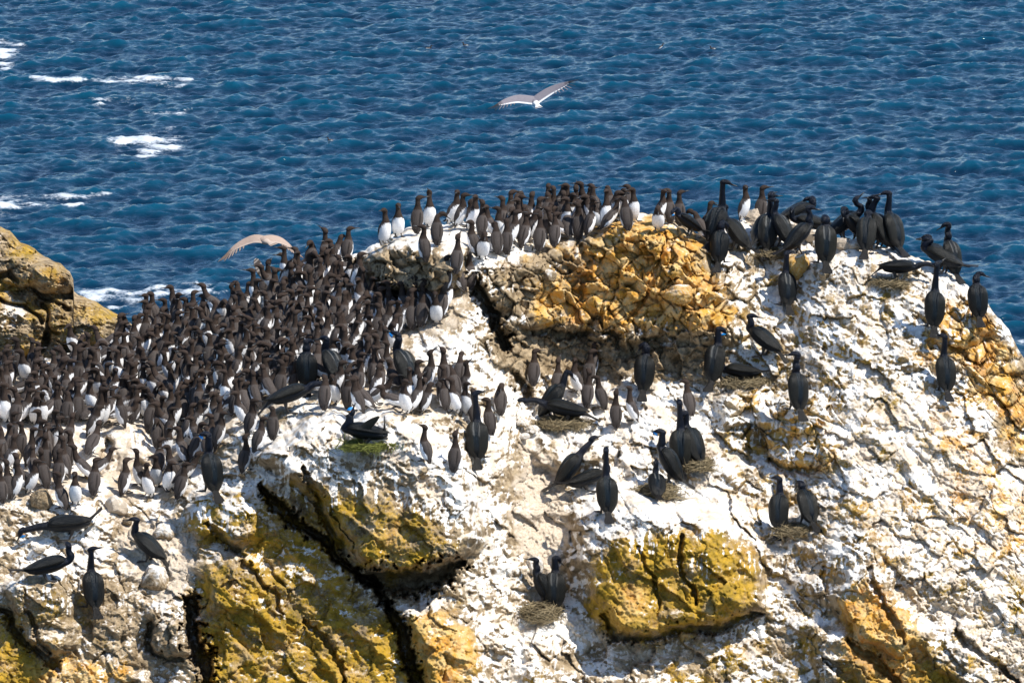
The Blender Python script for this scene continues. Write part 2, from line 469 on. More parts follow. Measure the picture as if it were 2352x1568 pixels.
BROWN = region([
 (1.0, [(826,590),(880,575),(1000,570),(1068,600),(1060,660),(980,700),(840,700)]),
 (0.75, [(1090,690),(1200,750),(1400,770),(1560,780),(1690,790),(1650,870),(1500,880),(1380,880),(1180,870),(1120,800)]),
 (0.35, [(740,1120),(850,1090),(1000,1180),(1075,1220),(1100,1290),(1060,1340),(920,1380),(840,1310),(770,1230)]),
 (0.5, [(400,1210),(560,1260),(660,1360),(880,1400),(900,1560),(420,1560)]),
 (0.8, [(-300,1160),(100,1100),(100,1180),(-300,1260)]),
 (0.6, [(20,1340),(200,1350),(260,1480),(60,1480)]),
 (0.35, [(1370,1240),(1740,1230),(1760,1430),(1400,1470),(1330,1300)]),
 (0.3, [(1880,1380),(2050,1300),(2400,1400),(2400,1900),(1880,1900)]),
 (0.55, [(1100,600),(1400,560),(1400,640),(1200,720),(1100,680)]),
 (0.5, [(1000,530),(1080,520),(1090,600),(1020,640)]),
 (0.5, [(330,1370),(440,1380),(470,1560),(360,1560)]),
 (0.5, [(540,1010),(720,980),(760,1010),(640,1060),(560,1080)]),
], 18)
SOIL = region([
 (1.0, [(1185,960),(1250,990),(1300,1100),(1320,1200),(1290,1320),(1300,1400),(1230,1420),(1200,1300),(1170,1180),(1190,1080)]),
 (0.9, [(1190,1420),(1330,1400),(1420,1470),(1350,1500),(1240,1460),(1200,1600),(1150,1600)]),
 (0.9, [(270,1170),(470,1180),(440,1380),(360,1390),(300,1340),(250,1240)]),
 (0.75, COLONY),
 (0.9, [(1850,1040),(1960,840),(2060,860),(2400,1100),(2400,1700),(2250,1600),(2100,1350)]),
 (0.7, [(1780,1200),(1880,1180),(1900,1290),(1800,1290)]),
 (0.7, [(1200,870),(1400,880),(1640,870),(1640,920),(1400,930),(1200,960)]),
 (0.6, [(1260,1400),(1420,1460),(1760,1450),(1820,1560),(1400,1560)]),
 (0.5, [(200,1360),(340,1380),(350,1500),(240,1450)]),
], 18)
# whiteness wanted per place: 1 thick guano, 0 none
WHITE = 0.62 - 0.85 * region([(1.0, [(826,585),(880,578),(1000,580),(1060,600),(1060,670),(980,700),(840,700)]),
  (0.75, [(1110,740),(1400,770),(1690,790),(1640,880),(1380,870),(1180,860)]),
  (0.55, [(440,1270),(640,1300),(800,1410),(920,1400),(960,1900),(460,1900)]),
  (0.7, [(920,1400),(1080,1400),(1100,1900),(980,1900)]),
  (0.65, [(-300,1420),(60,1430),(150,1560),(150,1900),(-300,1900)]),
  (0.9, [(590,1130),(700,1180),(760,1250),(850,1300),(1060,1250),(1090,1290),(930,1390),(820,1340),(700,1230)]),
  (0.7, [(780,1100),(920,1120),(960,1220),(1020,1230),(1030,1300),(900,1330),(800,1260)]),
  (0.6, [(1370,1240),(1560,1215),(1730,1240),(1760,1400),(1560,1470),(1420,1480),(1330,1390)]),
  (0.62, [(1920,1390),(2000,1310),(2100,1430),(2230,1568),(2300,1900),(1980,1900),(1910,1470)]),
  (0.62, [(1120,620),(1300,540),(1380,490),(1560,480),(1620,540),(1700,740),(1560,780),(1300,750),(1130,720)]),
  (0.16, [(1640,560),(2100,600),(2400,800),(2400,1900),(1700,1900)]), (0.7, [(640,1140),(760,1110),(900,1150),(1060,1210),(1075,1300),(930,1345),(830,1310),(720,1240)]),
  (0.34, [(430,1130),(620,1110),(760,1250),(880,1390),(930,1560),(960,1900),(460,1900),(420,1300)]), (0.4, [(-300,1250),(250,1300),(440,1380),(460,1900),(-300,1900)]), (0.3, [(1240,1480),(1900,1440),(1900,1900),(1240,1900)]),
  (0.45, COLONY), (0.35, [(1960,840),(2060,860),(2300,1080),(2400,1200),(2400,1300),(2200,1150),(2040,980)]),
  (0.45, [(2130,680),(2260,700),(2420,900),(2420,1200),(2220,900)]),
  (0.65, [(1185,960),(1250,990),(1300,1100),(1320,1200),(1290,1320),(1300,1400),(1230,1420),(1200,1300),(1180,1180)]),
  (0.55, [(270,1170),(470,1180),(440,1380),(360,1390),(250,1240)]),
  (0.22, [(1850,1040),(2400,1200),(2400,1900),(2250,1900),(2100,1400),(1900,1200)]),
  (0.5, [(40,1340),(250,1380),(260,1500),(60,1480)]),
  (0.5, [(0,1100),(120,1080),(130,1180),(0,1230)]),
 ], 18)
CELLW = region([(1.0, [(1080,590),(1380,520),(1560,490),(1660,600),(1710,720),(1690,800),(1500,800),(1150,800)]),
  (0.8, [(1650,890),(1760,880),(1930,900),(1940,1110),(1680,1010)]),
  (0.6, [(2100,640),(2420,700),(2420,1050),(2150,860)]),
  (0.25, [(1850,1260),(2420,1000),(2420,1900),(1850,1900)]),
  (0.6, [(820,560),(1060,540),(1060,690),(830,700)]),
  (0.4, [(1080,740),(1660,780),(1660,890),(1150,890)])], 20)

def rock_depth(U, V):
    """depth of the rock front; U, V arrays in frame units"""
    wu = U + 9 * pnoise(U / 45, V / 45, 1) + 4 * pnoise(U / 15, V / 15, 7)
    wv = V + 9 * pnoise(U / 45, V / 45, 8) + 4 * pnoise(U / 15, V / 15, 9)
    wu = wu + 15 * pnoise(U / 95, V / 95, 18); wv = wv + 13 * pnoise(U / 95, V / 95, 19)
    d = sample(BASEMAP, U, V) - sample(blockmap, wu, wv)
    colony = sample(COLM, U, V)
    for w, dep, pts in CRACKS:
        u0 = min(p[0] for p in pts) - 60; u1 = max(p[0] for p in pts) + 60
        v0 = min(p[1] for p in pts) - 60; v1 = max(p[1] for p in pts) + 60
        m = (U > u0) & (U < u1) & (V > v0) & (V < v1)
        if not m.any(): continue
        ds, t = polydist(pts, wu[m], wv[m])
        ds = ds * (1 + 0.55 * pnoise(U[m] / 13, V[m] / 13, 77) + .3 * pnoise(U[m] / 5, V[m] / 5, 78))
        ww = w * np.clip(0.35 + 1.6 * np.sin(np.pi * np.clip(t * 0.85 + 0.08, 0, 1)), 0.3, 1.15)
        d[m] += dep * (0.9 if dep > .7 else .6) * np.exp(-(ds / ww) ** 4)
    k = 1 - 0.6 * colony
    # large swells, then broken beds running down to the right, then lumps
    d += 0.16 * fbm(U / 210, V / 170, 3, 3)
    cw = sample(CELLW, wu, wv)
    a = math.radians(42)
    ru = wu * math.cos(a) + wv * math.sin(a); rv = -wu * math.sin(a) + wv * math.cos(a)
    f1, f2, cx, cy, r1, r2, r3 = voronoi(ru / 78, rv / 44, 1)
    e = f2 - f1
    d += k * (0.31 + 0.69 * cw) * (78 * PXM) * ((r1 - 0.5) * 0.9 * cx + (r2 - 0.55) * 1.0 * cy)
    d += k * 0.15 * (r3 - 0.5) + k * (0.012 + 0.05 * cw) * (1 - smooth(e, 0, 0.10))
    d += k * 0.07 * fbm(ru / 150, rv / 26, 4, 15, 0.6)
    s2 = 40.0
    xu = U + 16 * pnoise(U / 70, V / 70, 33); xv = V + 16 * pnoise(U / 70, V / 70, 34)
    A_ = voronoi(xu / s2, xv / (s2 * 0.8), 2, 1.0); B_ = voronoi((xu + .35 * xv) / (s2 * .52), xv / (s2 * 0.6), 6, 1.0)
    pk = pnoise(U / 55, V / 55, 35) > 0.05
    f1, f2, cx, cy, r1, r2, r3 = [np.where(pk, b, a) for a, b in zip(A_, B_)]
    e = (f2 - f1) * np.where(pk, .55, 1)
    cx = cx * np.where(pk, .52, 1); cy = cy * np.where(pk, .6, 1)
    d += (0.32 + 0.68 * cw) * k * (s2 * PXM) * ((r1 - 0.5) * (1.1 + .9 * cw) * cx + (r2 - 0.62) * (1.1 + .9 * cw) * cy)
    d += k * ((0.25 + 0.75 * cw) * 0.07 * (r3 - 0.5) + (0.02 + 0.98 * cw) * 0.055 * (1 - smooth(e, 0, 0.065)))
    f1, f2, cx, cy, r1, r2, r3 = voronoi(wu / 15.0, wv / 13.0, 5)
    d += 0.006 * (f1 * 1.6 - 0.6) * k + 0.022 * (r3 - .5) * k
    n = fbm(U / 52, V / 44, 5, 12, 0.55)
    m_ = smooth(pnoise(U / 120, V / 120, 17), -.2, .2)
    d += k * (1 - 0.6 * cw) * (0.10 * n * m_ + (1 - m_) * 0.06 * (2.2 * np.abs(n) - 1))
    q_ = fbm(U / 19, V / 15, 4, 21, 0.62)
    d += (0.022 * q_ + 0.020 * np.abs(q_)) * (0.6 + 0.4 * k) * (1 - 0.6 * cw)
    d += 0.009 * fbm(U / 6, V / 5, 2, 31, 0.6)
    return d
COLM = region([(1.0, COLONY), (0.7, TOPC)], 14)

def rock_masks(U, V, P, white, lichen, gold, brown, soil):
    # facing: tops collect guano, sheer and undercut faces stay bare
    du = np.zeros_like(P); dv = np.zeros_like(P)
    du[:, 1:-1] = P[:, 2:] - P[:, :-2]; dv[1:-1] = P[2:] - P[:-2]
    du[:, 0] = du[:, 1]; du[:, -1] = du[:, -2]; dv[0] = dv[1]; dv[-1] = dv[-2]
    n = np.cross(du, dv); n /= (np.linalg.norm(n, axis=-1, keepdims=True) + 1e-9)
    n *= np.sign(-(n @ FW))[..., None] + (n @ FW == 0)[..., None]
    up = n[..., 2]
    up = (up + np.roll(up, 1, 0) + np.roll(up, -1, 0) + np.roll(up, 1, 1) + np.roll(up, -1, 1)) / 5
    big = fbm(U / 95, V / 70, 4, 40, 0.6); mid = fbm(U / 24, V / 24, 3, 44, 0.6)
    streak = fbm(U / 7.5 + 2 * pnoise(U / 60, V / 60, 3), V / 95, 3, 50, 0.6)
    g = white + 0.42 * big + 0.42 * mid + 0.42 * (up - 0.40) + 0.62 * streak * smooth(0.75 - up, 0, 0.45)
    dz = sample(DRIP, U, V)
    if dz.max() > 0.05:
        wob = 1.5 * pnoise(U / 30, V / 30, 81)
        wob = wob + 3 * pnoise(U / 60, V / 25, 86); s1 = pnoise((U + wob) / 5.5, V / 110, 82); s2 = pnoise((U + wob) / 9.0, V / 90, 83)
        g += dz * (0.5 * smooth(s1, 0.05, 0.5) + 0.45 * smooth(s2, 0.1, 0.45)) * smooth(pnoise(U / 34, V / 60, 84), -.1, .3)
    g -= 0.22 * smooth(fbm(U / 30, V / 13, 4, 87, 0.7), 0.08, 0.3)
    l = lichen * 0.95 - 0.10 + 0.5 * fbm(U / 60, V / 50, 4, 60, 0.6) - 0.35 * brown + 0.14
    s = soil - 0.15 + 0.3 * fbm(U / 30, V / 24, 3, 66)
    go = np.clip(gold + 0.5 * fbm(U / 50, V / 50, 3, 70), 0, 1)
    return {'guano': np.clip(g, -0.3, 1.3), 'lichen': np.clip(l, 0, 1), 'soil': np.clip(s, 0, 1), 'gold': go}

def warp(U, V, a=16):
    return (U + a * pnoise(U / 50, V / 50, 61) + a * .5 * pnoise(U / 16, V / 16, 62),
            V + a * pnoise(U / 50, V / 50, 63) + a * .5 * pnoise(U / 16, V / 16, 64))

DRIP = region([(1.0, [(630,1030),(760,980),(1000,1010),(1110,1100),(1110,1260),(1000,1250),(900,1160),(720,1170),(640,1130)]),
 (1.0, [(560,1060),(700,1090),(700,1170),(580,1130)]), (1.0, [(1320,1170),(1500,1140),(1760,1190),(1780,1330),(1560,1330),(1380,1320)]),
 (1.0, [(20,1300),(200,1300),(220,1430),(60,1440)]), (.8, [(1840,1240),(2010,1260),(2080,1380),(1900,1360)]), (.8, [(1180,1420),(1330,1440),(1340,1620),(1180,1620)]),
 (.9, [(440,1140),(560,1140),(560,1230),(440,1230)]), (.8, [(1110,610),(1360,560),(1380,640),(1120,700)]), (.7, [(1480,1080),(1720,1080),(1720,1180),(1480,1180)]),
 (.8, [(250,990),(345,980),(345,1070),(260,1080)]), (.7, [(340,1380),(440,1380),(440,1500),(360,1500)]), (.6, [(1700,590),(2080,620),(2100,760),(1720,700)]),
 (.6, [(2080,620),(2260,700),(2300,860),(2120,760)]), (.5, [(850,560),(1060,540),(1060,640),(860,640)])], 14)
STEP = 2.0
uu = np.arange(-300, 2661, STEP)
NR = 590
top = sil(uu)
sv = np.linspace(0, 1, NR)
VV = 1720 + (top[None, :] - 1720) * sv[:, None]
UU = np.repeat(uu[None, :], NR, 0)
DD = rock_depth(UU, VV)
tt = np.clip(1 - (VV - top[None, :]) / 34.0, 0, 1)
DD += 0.45 * (1 - np.sqrt(1 - tt ** 2 + 1e-6))        # the brow rolls over
PF = ray_point(UU, VV, DD)
au, av = warp(UU, VV)
mk = rock_masks(UU, VV, PF, sample(WHITE, au, av), sample(LICHEN, au, av), sample(GOLD, au, av), sample(BROWN, au, av), sample(SOIL, au, av))
def close_rock(PF, mk, nback=26, nfront=10, drop=66.0, run=16.0):
    """carry the brow over the far side and the foot of the slope down below the water"""
    ts = PF[-1]; bs = PF[0]
    t = np.linspace(0, 1, nback + 1)[1:] ** 1.8
    back = np.stack([ts + np.stack([np.zeros(len(ts)), np.full(len(ts), 0.15 * min(1, a * 40) + run * a),
                    -drop * a + 0.0 * ts[:, 0]], -1) for a in t])
    nz = np.stack([0.5 * pnoise(ts[:, 0] * 0.8, ts[:, 0] * 0 + a * 30, 80) * min(1, a * 5) for a in t])
    back[..., 1] += nz
    f = np.linspace(1, 0, nfront + 1)[:-1] ** 1.8
    front = np.stack([bs + np.stack([np.zeros(len(bs)), np.full(len(bs), -9.0 * a), np.full(len(bs), -64.0 * a)], -1) for a in f])
    P = np.concatenate([front, PF, back])
    out = {}
    for k, a in mk.items():
        out[k] = np.concatenate([np.repeat(a[:1], nfront, 0), a, np.repeat(a[-1:], nback, 0)])
    return P, out
P2, mk2 = close_rock(PF, mk)
rock_o = grid_mesh('rocky_headland', P2, ROCK, mk2)
tag(rock_o, kind='structure')

def depth_at(u, v):
    """depth of the finished rock at a frame point (on the brow if above it)"""
    iu = int(np.clip(round((u - uu[0]) / STEP), 0, len(uu) - 1))
    t = (v - 1720) / (top[iu] - 1720)
    t = min(max(t, 0), 1) * (NR - 1)
    i = int(min(t, NR - 2)); f = t - i
    return DD[i, iu] * (1 - f) + DD[i + 1, iu] * f
def depth_near(u, v):
    return min(depth_at(u + a, v + b) for a in (-10, -5, 0, 5, 10) for b in (-6, 0, 6, 14))
def ground(u, v):
    """spot on the rock seen at (u,v)"""
    iu = int(np.clip(round((u - uu[0]) / STEP), 0, len(uu) - 1))
    v = max(v, top[iu] + 1.0)
    d = .4 * depth_at(u, v) + .6 * depth_near(u, v)
    return ray_point(u, v, np.array(d))

# the second outcrop, behind on the left
OS = [(-330,380),(-120,470),(0,522),(22,530),(48,556),(80,570),(104,592),(140,606),(160,622),(170,645),(164,664),(180,676),(206,686),(232,700),(262,716),(282,728),(300,742),(330,760),(380,800),(450,900)]
ou = np.arange(-320, 451, STEP)
otop = np.interp(ou, [p[0] for p in OS], [p[1] for p in OS]) + 3.5 * pnoise(ou / 22, ou * 0, 5)
ONR = 260
OV = 960 + (otop[None, :] - 960) * np.linspace(0, 1, ONR)[:, None]
OU = np.repeat(ou[None, :], ONR, 0)
wu = OU + 9 * pnoise(OU / 40, OV / 40, 1); wv = OV + 9 * pnoise(OU / 40, OV / 40, 8)
od = 83.5 + 0.55 * (960 - OV) * PXM
for w, dep, pts in [(6, 0.25, [(75,668),(110,690),(160,708)]), (8, 0.3, [(40,835),(90,810),(110,770)]), (6, .3, [(0,640),(20,630),(40,640)]),
                    (5, .2, [(100,700),(120,760),(135,770)]), (6, .3, [(0,690),(60,700),(100,740)])]:
    ds, t = polydist(pts, wu, wv); od += dep * np.exp(-(ds / w) ** 4)
for h, cu_, cv_, ru_, rv_ in [(0.6, 20, 745, 85, 75), (0.5, 120, 640, 60, 38), (0.35, 60, 620, 70, 40), (.4, 170, 740, 90, 60), (.3, 230, 760, 70, 50)]:
    q = np.clip(1 - 0.9 * ((wu - cu_) / ru_) ** 2 - ((wv - cv_) / rv_) ** 2, 0, 1); od -= h * np.sqrt(q)
od += 0.22 * fbm(OU / 60, OV / 44, 5, 90, .6) + 0.11 * np.abs(fbm(OU / 22, OV / 16, 4, 91, .65)) + 0.03 * fbm(OU / 6, OV / 5, 2, 92)
f1, f2, cx, cy, r1, r2, r3 = voronoi(wu / 40, wv / 30, 9)
od += 0.3 * ((r1 - .5) * cx + (r2 - .5) * cy) + 0.10 * (r3 - .5)
ot = np.clip(1 - (OV - otop[None, :]) / 30.0, 0, 1)
od += 0.5 * (1 - np.sqrt(1 - ot ** 2 + 1e-6))
PO = ray_point(OU, OV, od)
def blob(cu_, cv_, ru_, rv_): return np.exp(-((wu - cu_) / ru_) ** 2 - ((wv - cv_) / rv_) ** 2)
wh = -0.05 + 0.75 * blob(30, 725, 38, 38) + 0.35 * blob(190, 790, 30, 30) + 0.3 * blob(300, 760, 40, 30) + .3 * blob(0, 560, 14, 40)
li = 0.50 + 0 * wh
go = 0.12 + 0.6 * blob(150, 650, 40, 25) + 0.4 * blob(100, 640, 30, 30)
omk = rock_masks(OU, OV, PO, wh, li, go, 0.2 + 0 * wh, 0.4 + 0 * wh)
P3, omk = close_rock(PO, omk)
tag(grid_mesh('rock_outcrop', P3, ROCK, omk), kind='structure')
# ------------------------------------------------------------------ the sea: wind waves from a random spectrum
def ocean(nx, ny, Lx, Ly, seed, wind=(0.35, -1.0)):
    r = np.random.RandomState(seed)
    kx = 2 * np.pi * np.fft.fftfreq(nx, Lx / nx)[None, :]; ky = 2 * np.pi * np.fft.fftfreq(ny, Ly / ny)[:, None]
    k = np.hypot(kx, ky) + 1e-6
    w = np.array(wind) / np.hypot(*wind)
    c = (kx * w[0] + ky * w[1]) / k
    kp = 2 * np.pi / 5.5
    S = k ** -3.3 * np.exp(-1.0 * (kp / k) ** 2) * (0.35 + np.abs(c) ** 2.0) * np.exp(-(k * 0.09) ** 2)
    H = (r.randn(ny, nx) + 1j * r.randn(ny, nx)) * np.sqrt(S)
    H[0, 0] = 0
    h = np.real(np.fft.ifft2(H)); s = h.std()
    dx = np.real(np.fft.ifft2(1j * kx / k * H)); dy = np.real(np.fft.ifft2(1j * ky / k * H))
    return h / s, dx / s, dy / s
ONX, ONY, OLX, OLY = 1024, 1024, 128.0, 256.0
hh, hx, hy = ocean(ONX, ONY, OLX, OLY, 4)
X0, X1, Y0, Y1 = -88.0, 88.0, 312.0, 560.0
ix = np.arange(int((X1 - X0) / 0.125) + 1); iy = np.arange(int((Y1 - Y0) / 0.25) + 1)
GXs, GYs = np.meshgrid(X0 + ix * 0.125, Y0 + iy * 0.25)
tile = np.ix_(iy % ONY, ix % ONX)
edge = np.minimum.reduce([smooth(GXs, X0, X0 + 4), smooth(-GXs, -X1, -X1 + 4), smooth(GYs, Y0, Y0 + 5), smooth(-GYs, -Y1, -Y1 + 5)])
AMP = 0.110
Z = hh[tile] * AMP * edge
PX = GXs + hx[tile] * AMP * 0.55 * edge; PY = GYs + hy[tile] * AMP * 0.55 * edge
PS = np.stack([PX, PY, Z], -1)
su, svv, sd = project(PS)
FOAM = [  # strength, outline on the frame
 (1.0, [(-60,85),(30,92),(68,108),(40,125),(30,158),(-60,165)]),
 (0.9, [(65,170),(130,174),(230,178),(340,176),(340,192),(200,190),(120,188),(65,184)]),
 (0.95, [(225,176),(340,172),(460,178),(450,188),(330,192),(230,188)]),
 (0.8, [(350,195),(425,190),(430,215),(370,224)]),
 (0.8, [(205,226),(290,222),(330,250),(230,254)]),
 (0.75, [(320,255),(440,250),(440,262),(340,268)]),
 (1.05, [(235,325),(330,300),(400,288),(435,320),(410,350),(320,362),(290,338)]),
 (0.9, [(-60,448),(100,446),(270,440),(200,470),(0,480),(-60,484)]),
 (0.85, [(170,658),(230,662),(320,655),(410,652),(480,650),(500,665),(420,690),(330,700),(250,710),(190,690)]),
 (0.6, [(300,680),(560,660),(560,700),(330,740)]),
 (0.55, [(2290,740),(2352,770),(2400,800),(2330,790)]),
 (0.45, [(1320,288),(1365,290),(1360,298),(1325,296)]),
]
foam = np.zeros(su.shape)
wu_ = su + 14 * pnoise(su / 40, svv / 12, 71); wv_ = svv + 6 * pnoise(su / 40, svv / 12, 72)
for s, poly in FOAM:
    cu_ = np.array([p[0] for p in poly]); cv_ = np.array([p[1] for p in poly])
    m = (wu_ > cu_.min() - 30) & (wu_ < cu_.max() + 30) & (wv_ > cv_.min() - 14) & (wv_ < cv_.max() + 14)
    a = np.zeros(m.sum())
    for du_, dv_ in ((0, 0), (12, 0), (-12, 0), (0, 4), (0, -4), (8, 3), (-8, 3), (8, -3), (-8, -3)):
        a += inpoly(poly, wu_[m] + du_, wv_[m] + dv_) / 9.0
    foam[m] = np.maximum(foam[m], s * a)
foam = foam * (0.75 + 0.5 * np.clip(Z / AMP, -1, 1)) 
# odd flecks of foam on the highest crests
cr = np.clip(Z / AMP - 3.3, 0, 1) * 0.6 * smooth(pnoise(GXs / 9, GYs / 14, 75), 0.15, 0.5)
foam = np.maximum(foam, cr)
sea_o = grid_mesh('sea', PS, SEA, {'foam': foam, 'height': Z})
tag(sea_o, kind='structure')
# calmer water all round, out to the horizon
def flat(x0, x1, y0, y1, n):
    gx, gy = np.meshgrid(np.linspace(x0, x1, n), np.linspace(y0, y1, n))
    o = grid_mesh('sea', np.stack([gx, gy, gx * 0], -1), SEA_FAR, {'foam': gx * 0, 'height': gx * 0})
    tag(o, kind='structure')
flat(-9000, X0, Y0, Y1, 8); flat(X1, 9000, Y0, Y1, 8)
flat(-9000, 9000, -3000, Y0, 8); flat(-9000, 9000, Y1, 14000, 8)
# ------------------------------------------------------------------ birds: one lofted skin each
def v3(x, y, z): return np.array([x, y, z], float)

class Skin:
    def __init__(self): self.v = []; self.f = []; self.c = []; self.al = []; self.ro = []; self.n = 0
    def loft(self, rings, seg, colf, shapef=None, cap=True, sub=3):
        """rings: list of (centre, side, half width, half height, key); smooth interpolation between them"""
        C = np.array([r[0] for r in rings]); S = np.array([r[1] for r in rings])
        W = np.array([[r[2], r[3], r[4]] for r in rings])
        A = np.concatenate([C, S, W], 1); n = len(A)
        pts = []
        for i in range(n - 1):
            p0 = A[max(i - 1, 0)]; p1 = A[i]; p2 = A[i + 1]; p3 = A[min(i + 2, n - 1)]
            for j in range(sub):
                t = j / sub
                q = 0.5 * ((2 * p1) + (-p0 + p2) * t + (2 * p0 - 5 * p1 + 4 * p2 - p3) * t * t + (-p0 + 3 * p1 - 3 * p2 + p3) * t ** 3)
                pts.append(q)
        pts.append(A[-1]); pts = np.array(pts); m = len(pts)
        T = np.gradient(pts[:, :3], axis=0); T /= np.linalg.norm(T, axis=1, keepdims=True) + 1e-9
        s0 = self.n
        for i in range(m):
            c = pts[i, :3]; t = T[i]; s = pts[i, 3:6]; s = s - t * (s @ t); s /= np.linalg.norm(s) + 1e-9
            d = np.cross(t, s)
            w = max(pts[i, 6], 0.0015); h = max(pts[i, 7], 0.0015); key = pts[i, 8]
            for k in range(seg):
                a = 2 * math.pi * k / seg           # 0 = back, pi = belly
                r = shapef(key, a) if shapef else 1.0
                self.v.append(c + s * (math.sin(a) * w * r) + d * (math.cos(a) * h * r))
                self.c.append(colf(key, a)); self.al.append(key * 3.0); self.ro.append(abs(math.sin(a / 2)))
        for i in range(m - 1):
            for k in range(seg):
                a = s0 + i * seg + k; b = s0 + i * seg + (k + 1) % seg
                self.f.append((a, b, b + seg, a + seg))
        self.n += m * seg
        if cap:
            self.f.append(tuple(s0 + k for k in range(seg))[::-1])
            self.f.append(tuple(s0 + (m - 1) * seg + k for k in range(seg)))
    def mesh(self, name, mat, pick=0.0, M=None):
        me = bpy.data.meshes.new(name)
        V = np.array(self.v)
        me.from_pydata([tuple(p) for p in V], [], self.f); me.materials.append(mat)
        me.polygons.foreach_set('use_smooth', [True] * len(me.polygons))
        ca = me.attributes.new('Col', 'FLOAT_COLOR', 'POINT')
        ca.data.foreach_set('color', np.concatenate([np.array(self.c, float), np.ones((len(self.c), 1))], 1).reshape(-1).astype(np.float32))
        for nm, arr in (('along', self.al), ('round', self.ro), ('pick', [pick] * len(self.al))):
            at = me.attributes.new(nm, 'FLOAT', 'POINT'); at.data.foreach_set('value', np.array(arr, np.float32))
        return me

def cone_mesh(name, paths, mat, seg=8):
    """simple tapering tubes; paths: list of list of (point, radius)"""
    vs = []; fs = []
    for path in paths:
        P = np.array([p[0] for p in path]); R = [p[1] for p in path]
        T = np.gradient(P, axis=0)
        s0 = len(vs)
        for i in range(len(P)):
            t = T[i] / (np.linalg.norm(T[i]) + 1e-9)
            ref = v3(0, 0, 1) if abs(t[2]) < 0.9 else v3(1, 0, 0)
            s = np.cross(t, ref); s /= np.linalg.norm(s); d = np.cross(t, s)
            for k in range(seg):
                a = 2 * math.pi * k / seg
                vs.append(P[i] + R[i] * (s * math.cos(a) + d * math.sin(a)))
        for i in range(len(P) - 1):
            for k in range(seg):
                a = s0 + i * seg + k; b = s0 + i * seg + (k + 1) % seg
                fs.append((a, b, b + seg, a + seg))
        fs.append(tuple(s0 + k for k in range(seg))[::-1]); fs.append(tuple(s0 + (len(P) - 1) * seg + k for k in range(seg)))
    me = bpy.data.meshes.new(name); me.from_pydata([tuple(p) for p in vs], [], fs); me.materials.append(mat)
    me.polygons.foreach_set('use_smooth', [True] * len(me.polygons))
    return me

def foot_mesh(name, hip, base, size, yaw=0.0):
    """leg, heel and a webbed foot of three toes"""
    c, s = math.cos(yaw), math.sin(yaw)
    vs = []; fs = []
    def P(x, y, z): return (base[0] + c * x - s * y, base[1] + s * x + c * y, base[2] + z)
    t = size
    top = [P(-0.25 * t, 0, .012), P(.2 * t, .28 * t, .008), P(1.0 * t, .55 * t, .003), P(.85 * t, .22 * t, .004), P(1.12 * t, 0, .003),
           P(.85 * t, -.22 * t, .004), P(1.0 * t, -.5 * t, .003), P(.2 * t, -.26 * t, .008)]
    bot = [(x, y, z - 0.009) for x, y, z in top]
    vs = top + bot; n = len(top)
    fs.append(tuple(range(n))); fs.append(tuple(range(2 * n - 1, n - 1, -1)))
    for i in range(n): fs.append((i, n + i, n + (i + 1) % n, (i + 1) % n))
    r0, r1 = 0.17 * t, 0.11 * t; s0 = len(vs)
    mid = ((hip[0] + base[0]) / 2 - 0.12 * t, (hip[1] + base[1]) / 2, (hip[2] + base[2]) / 2)
    for (q, r) in ((hip, r0 * 1.8), (mid, r0), ((base[0], base[1], base[2]), r1)):
        for k in range(8):
            a = 2 * math.pi * k / 8
            vs.append((q[0] + r * math.cos(a), q[1] + r * math.sin(a), q[2]))
    for i in range(2):
        for k in range(8):
            a = s0 + i * 8 + k; b = s0 + i * 8 + (k + 1) % 8
            fs.append((a, b, b + 8, a + 8))
    me = bpy.data.meshes.new(name); me.from_pydata(vs, [], fs); me.materials.append(FOOT)
    return me

def bird_rings(body, hip, tilt, neck, head, tail_bend=0.0, tail_from=-0.1):
    """body: (along, off, half width, half height); neck: (angle, length, radius, yaw); head: dict"""
    t = math.radians(tilt); ax = v3(math.cos(t), 0, math.sin(t)); dr = v3(-math.sin(t), 0, math.cos(t))
    Y = v3(0, 1, 0); rings = []
    pivot = None
    for a, o, w, h in body:
        p = hip + ax * a + dr * o
        if a < tail_from and tail_bend:
            piv = hip + ax * tail_from
            q = p - piv; b = math.radians(tail_bend)
            x, z = q[0], q[2]
            p = piv + v3(x * math.cos(b) - z * math.sin(b), 0, x * math.sin(b) + z * math.cos(b))
        rings.append((p, Y, w, h, a))
    p = rings[-1][0].copy(); key = body[-1][0]; yaw = 0.0
    for seg in neck:
        ang, L, r = seg[:3]; yaw = math.radians(seg[3]) if len(seg) > 3 else yaw
        a = math.radians(ang)
        p = p + L * v3(math.cos(a) * math.cos(yaw), math.cos(a) * math.sin(yaw), math.sin(a))
        key += L
        rings.append((p, v3(-math.sin(yaw), math.cos(yaw), 0), r, r * 1.02, key))
    return rings, p, yaw, key

def head_rings(p, yaw0, key, hd, profile):
    yaw = math.radians(hd.get('yaw', 0)); pi_ = math.radians(hd.get('pitch', 0))
    f = v3(math.cos(yaw) * math.cos(pi_), math.sin(yaw) * math.cos(pi_), math.sin(pi_))
    s = v3(-math.sin(yaw), math.cos(yaw), 0); u = np.cross(f, s)
    sm = v3(-math.sin((yaw + yaw0) / 2), math.cos((yaw + yaw0) / 2), 0)
    out = []
    for i, (x, z, w, h) in enumerate(profile):
        out.append((p + f * x + u * z, s if i else sm, w, h, key + 0.02 + 0.015 * i))
    return out, f, s, u

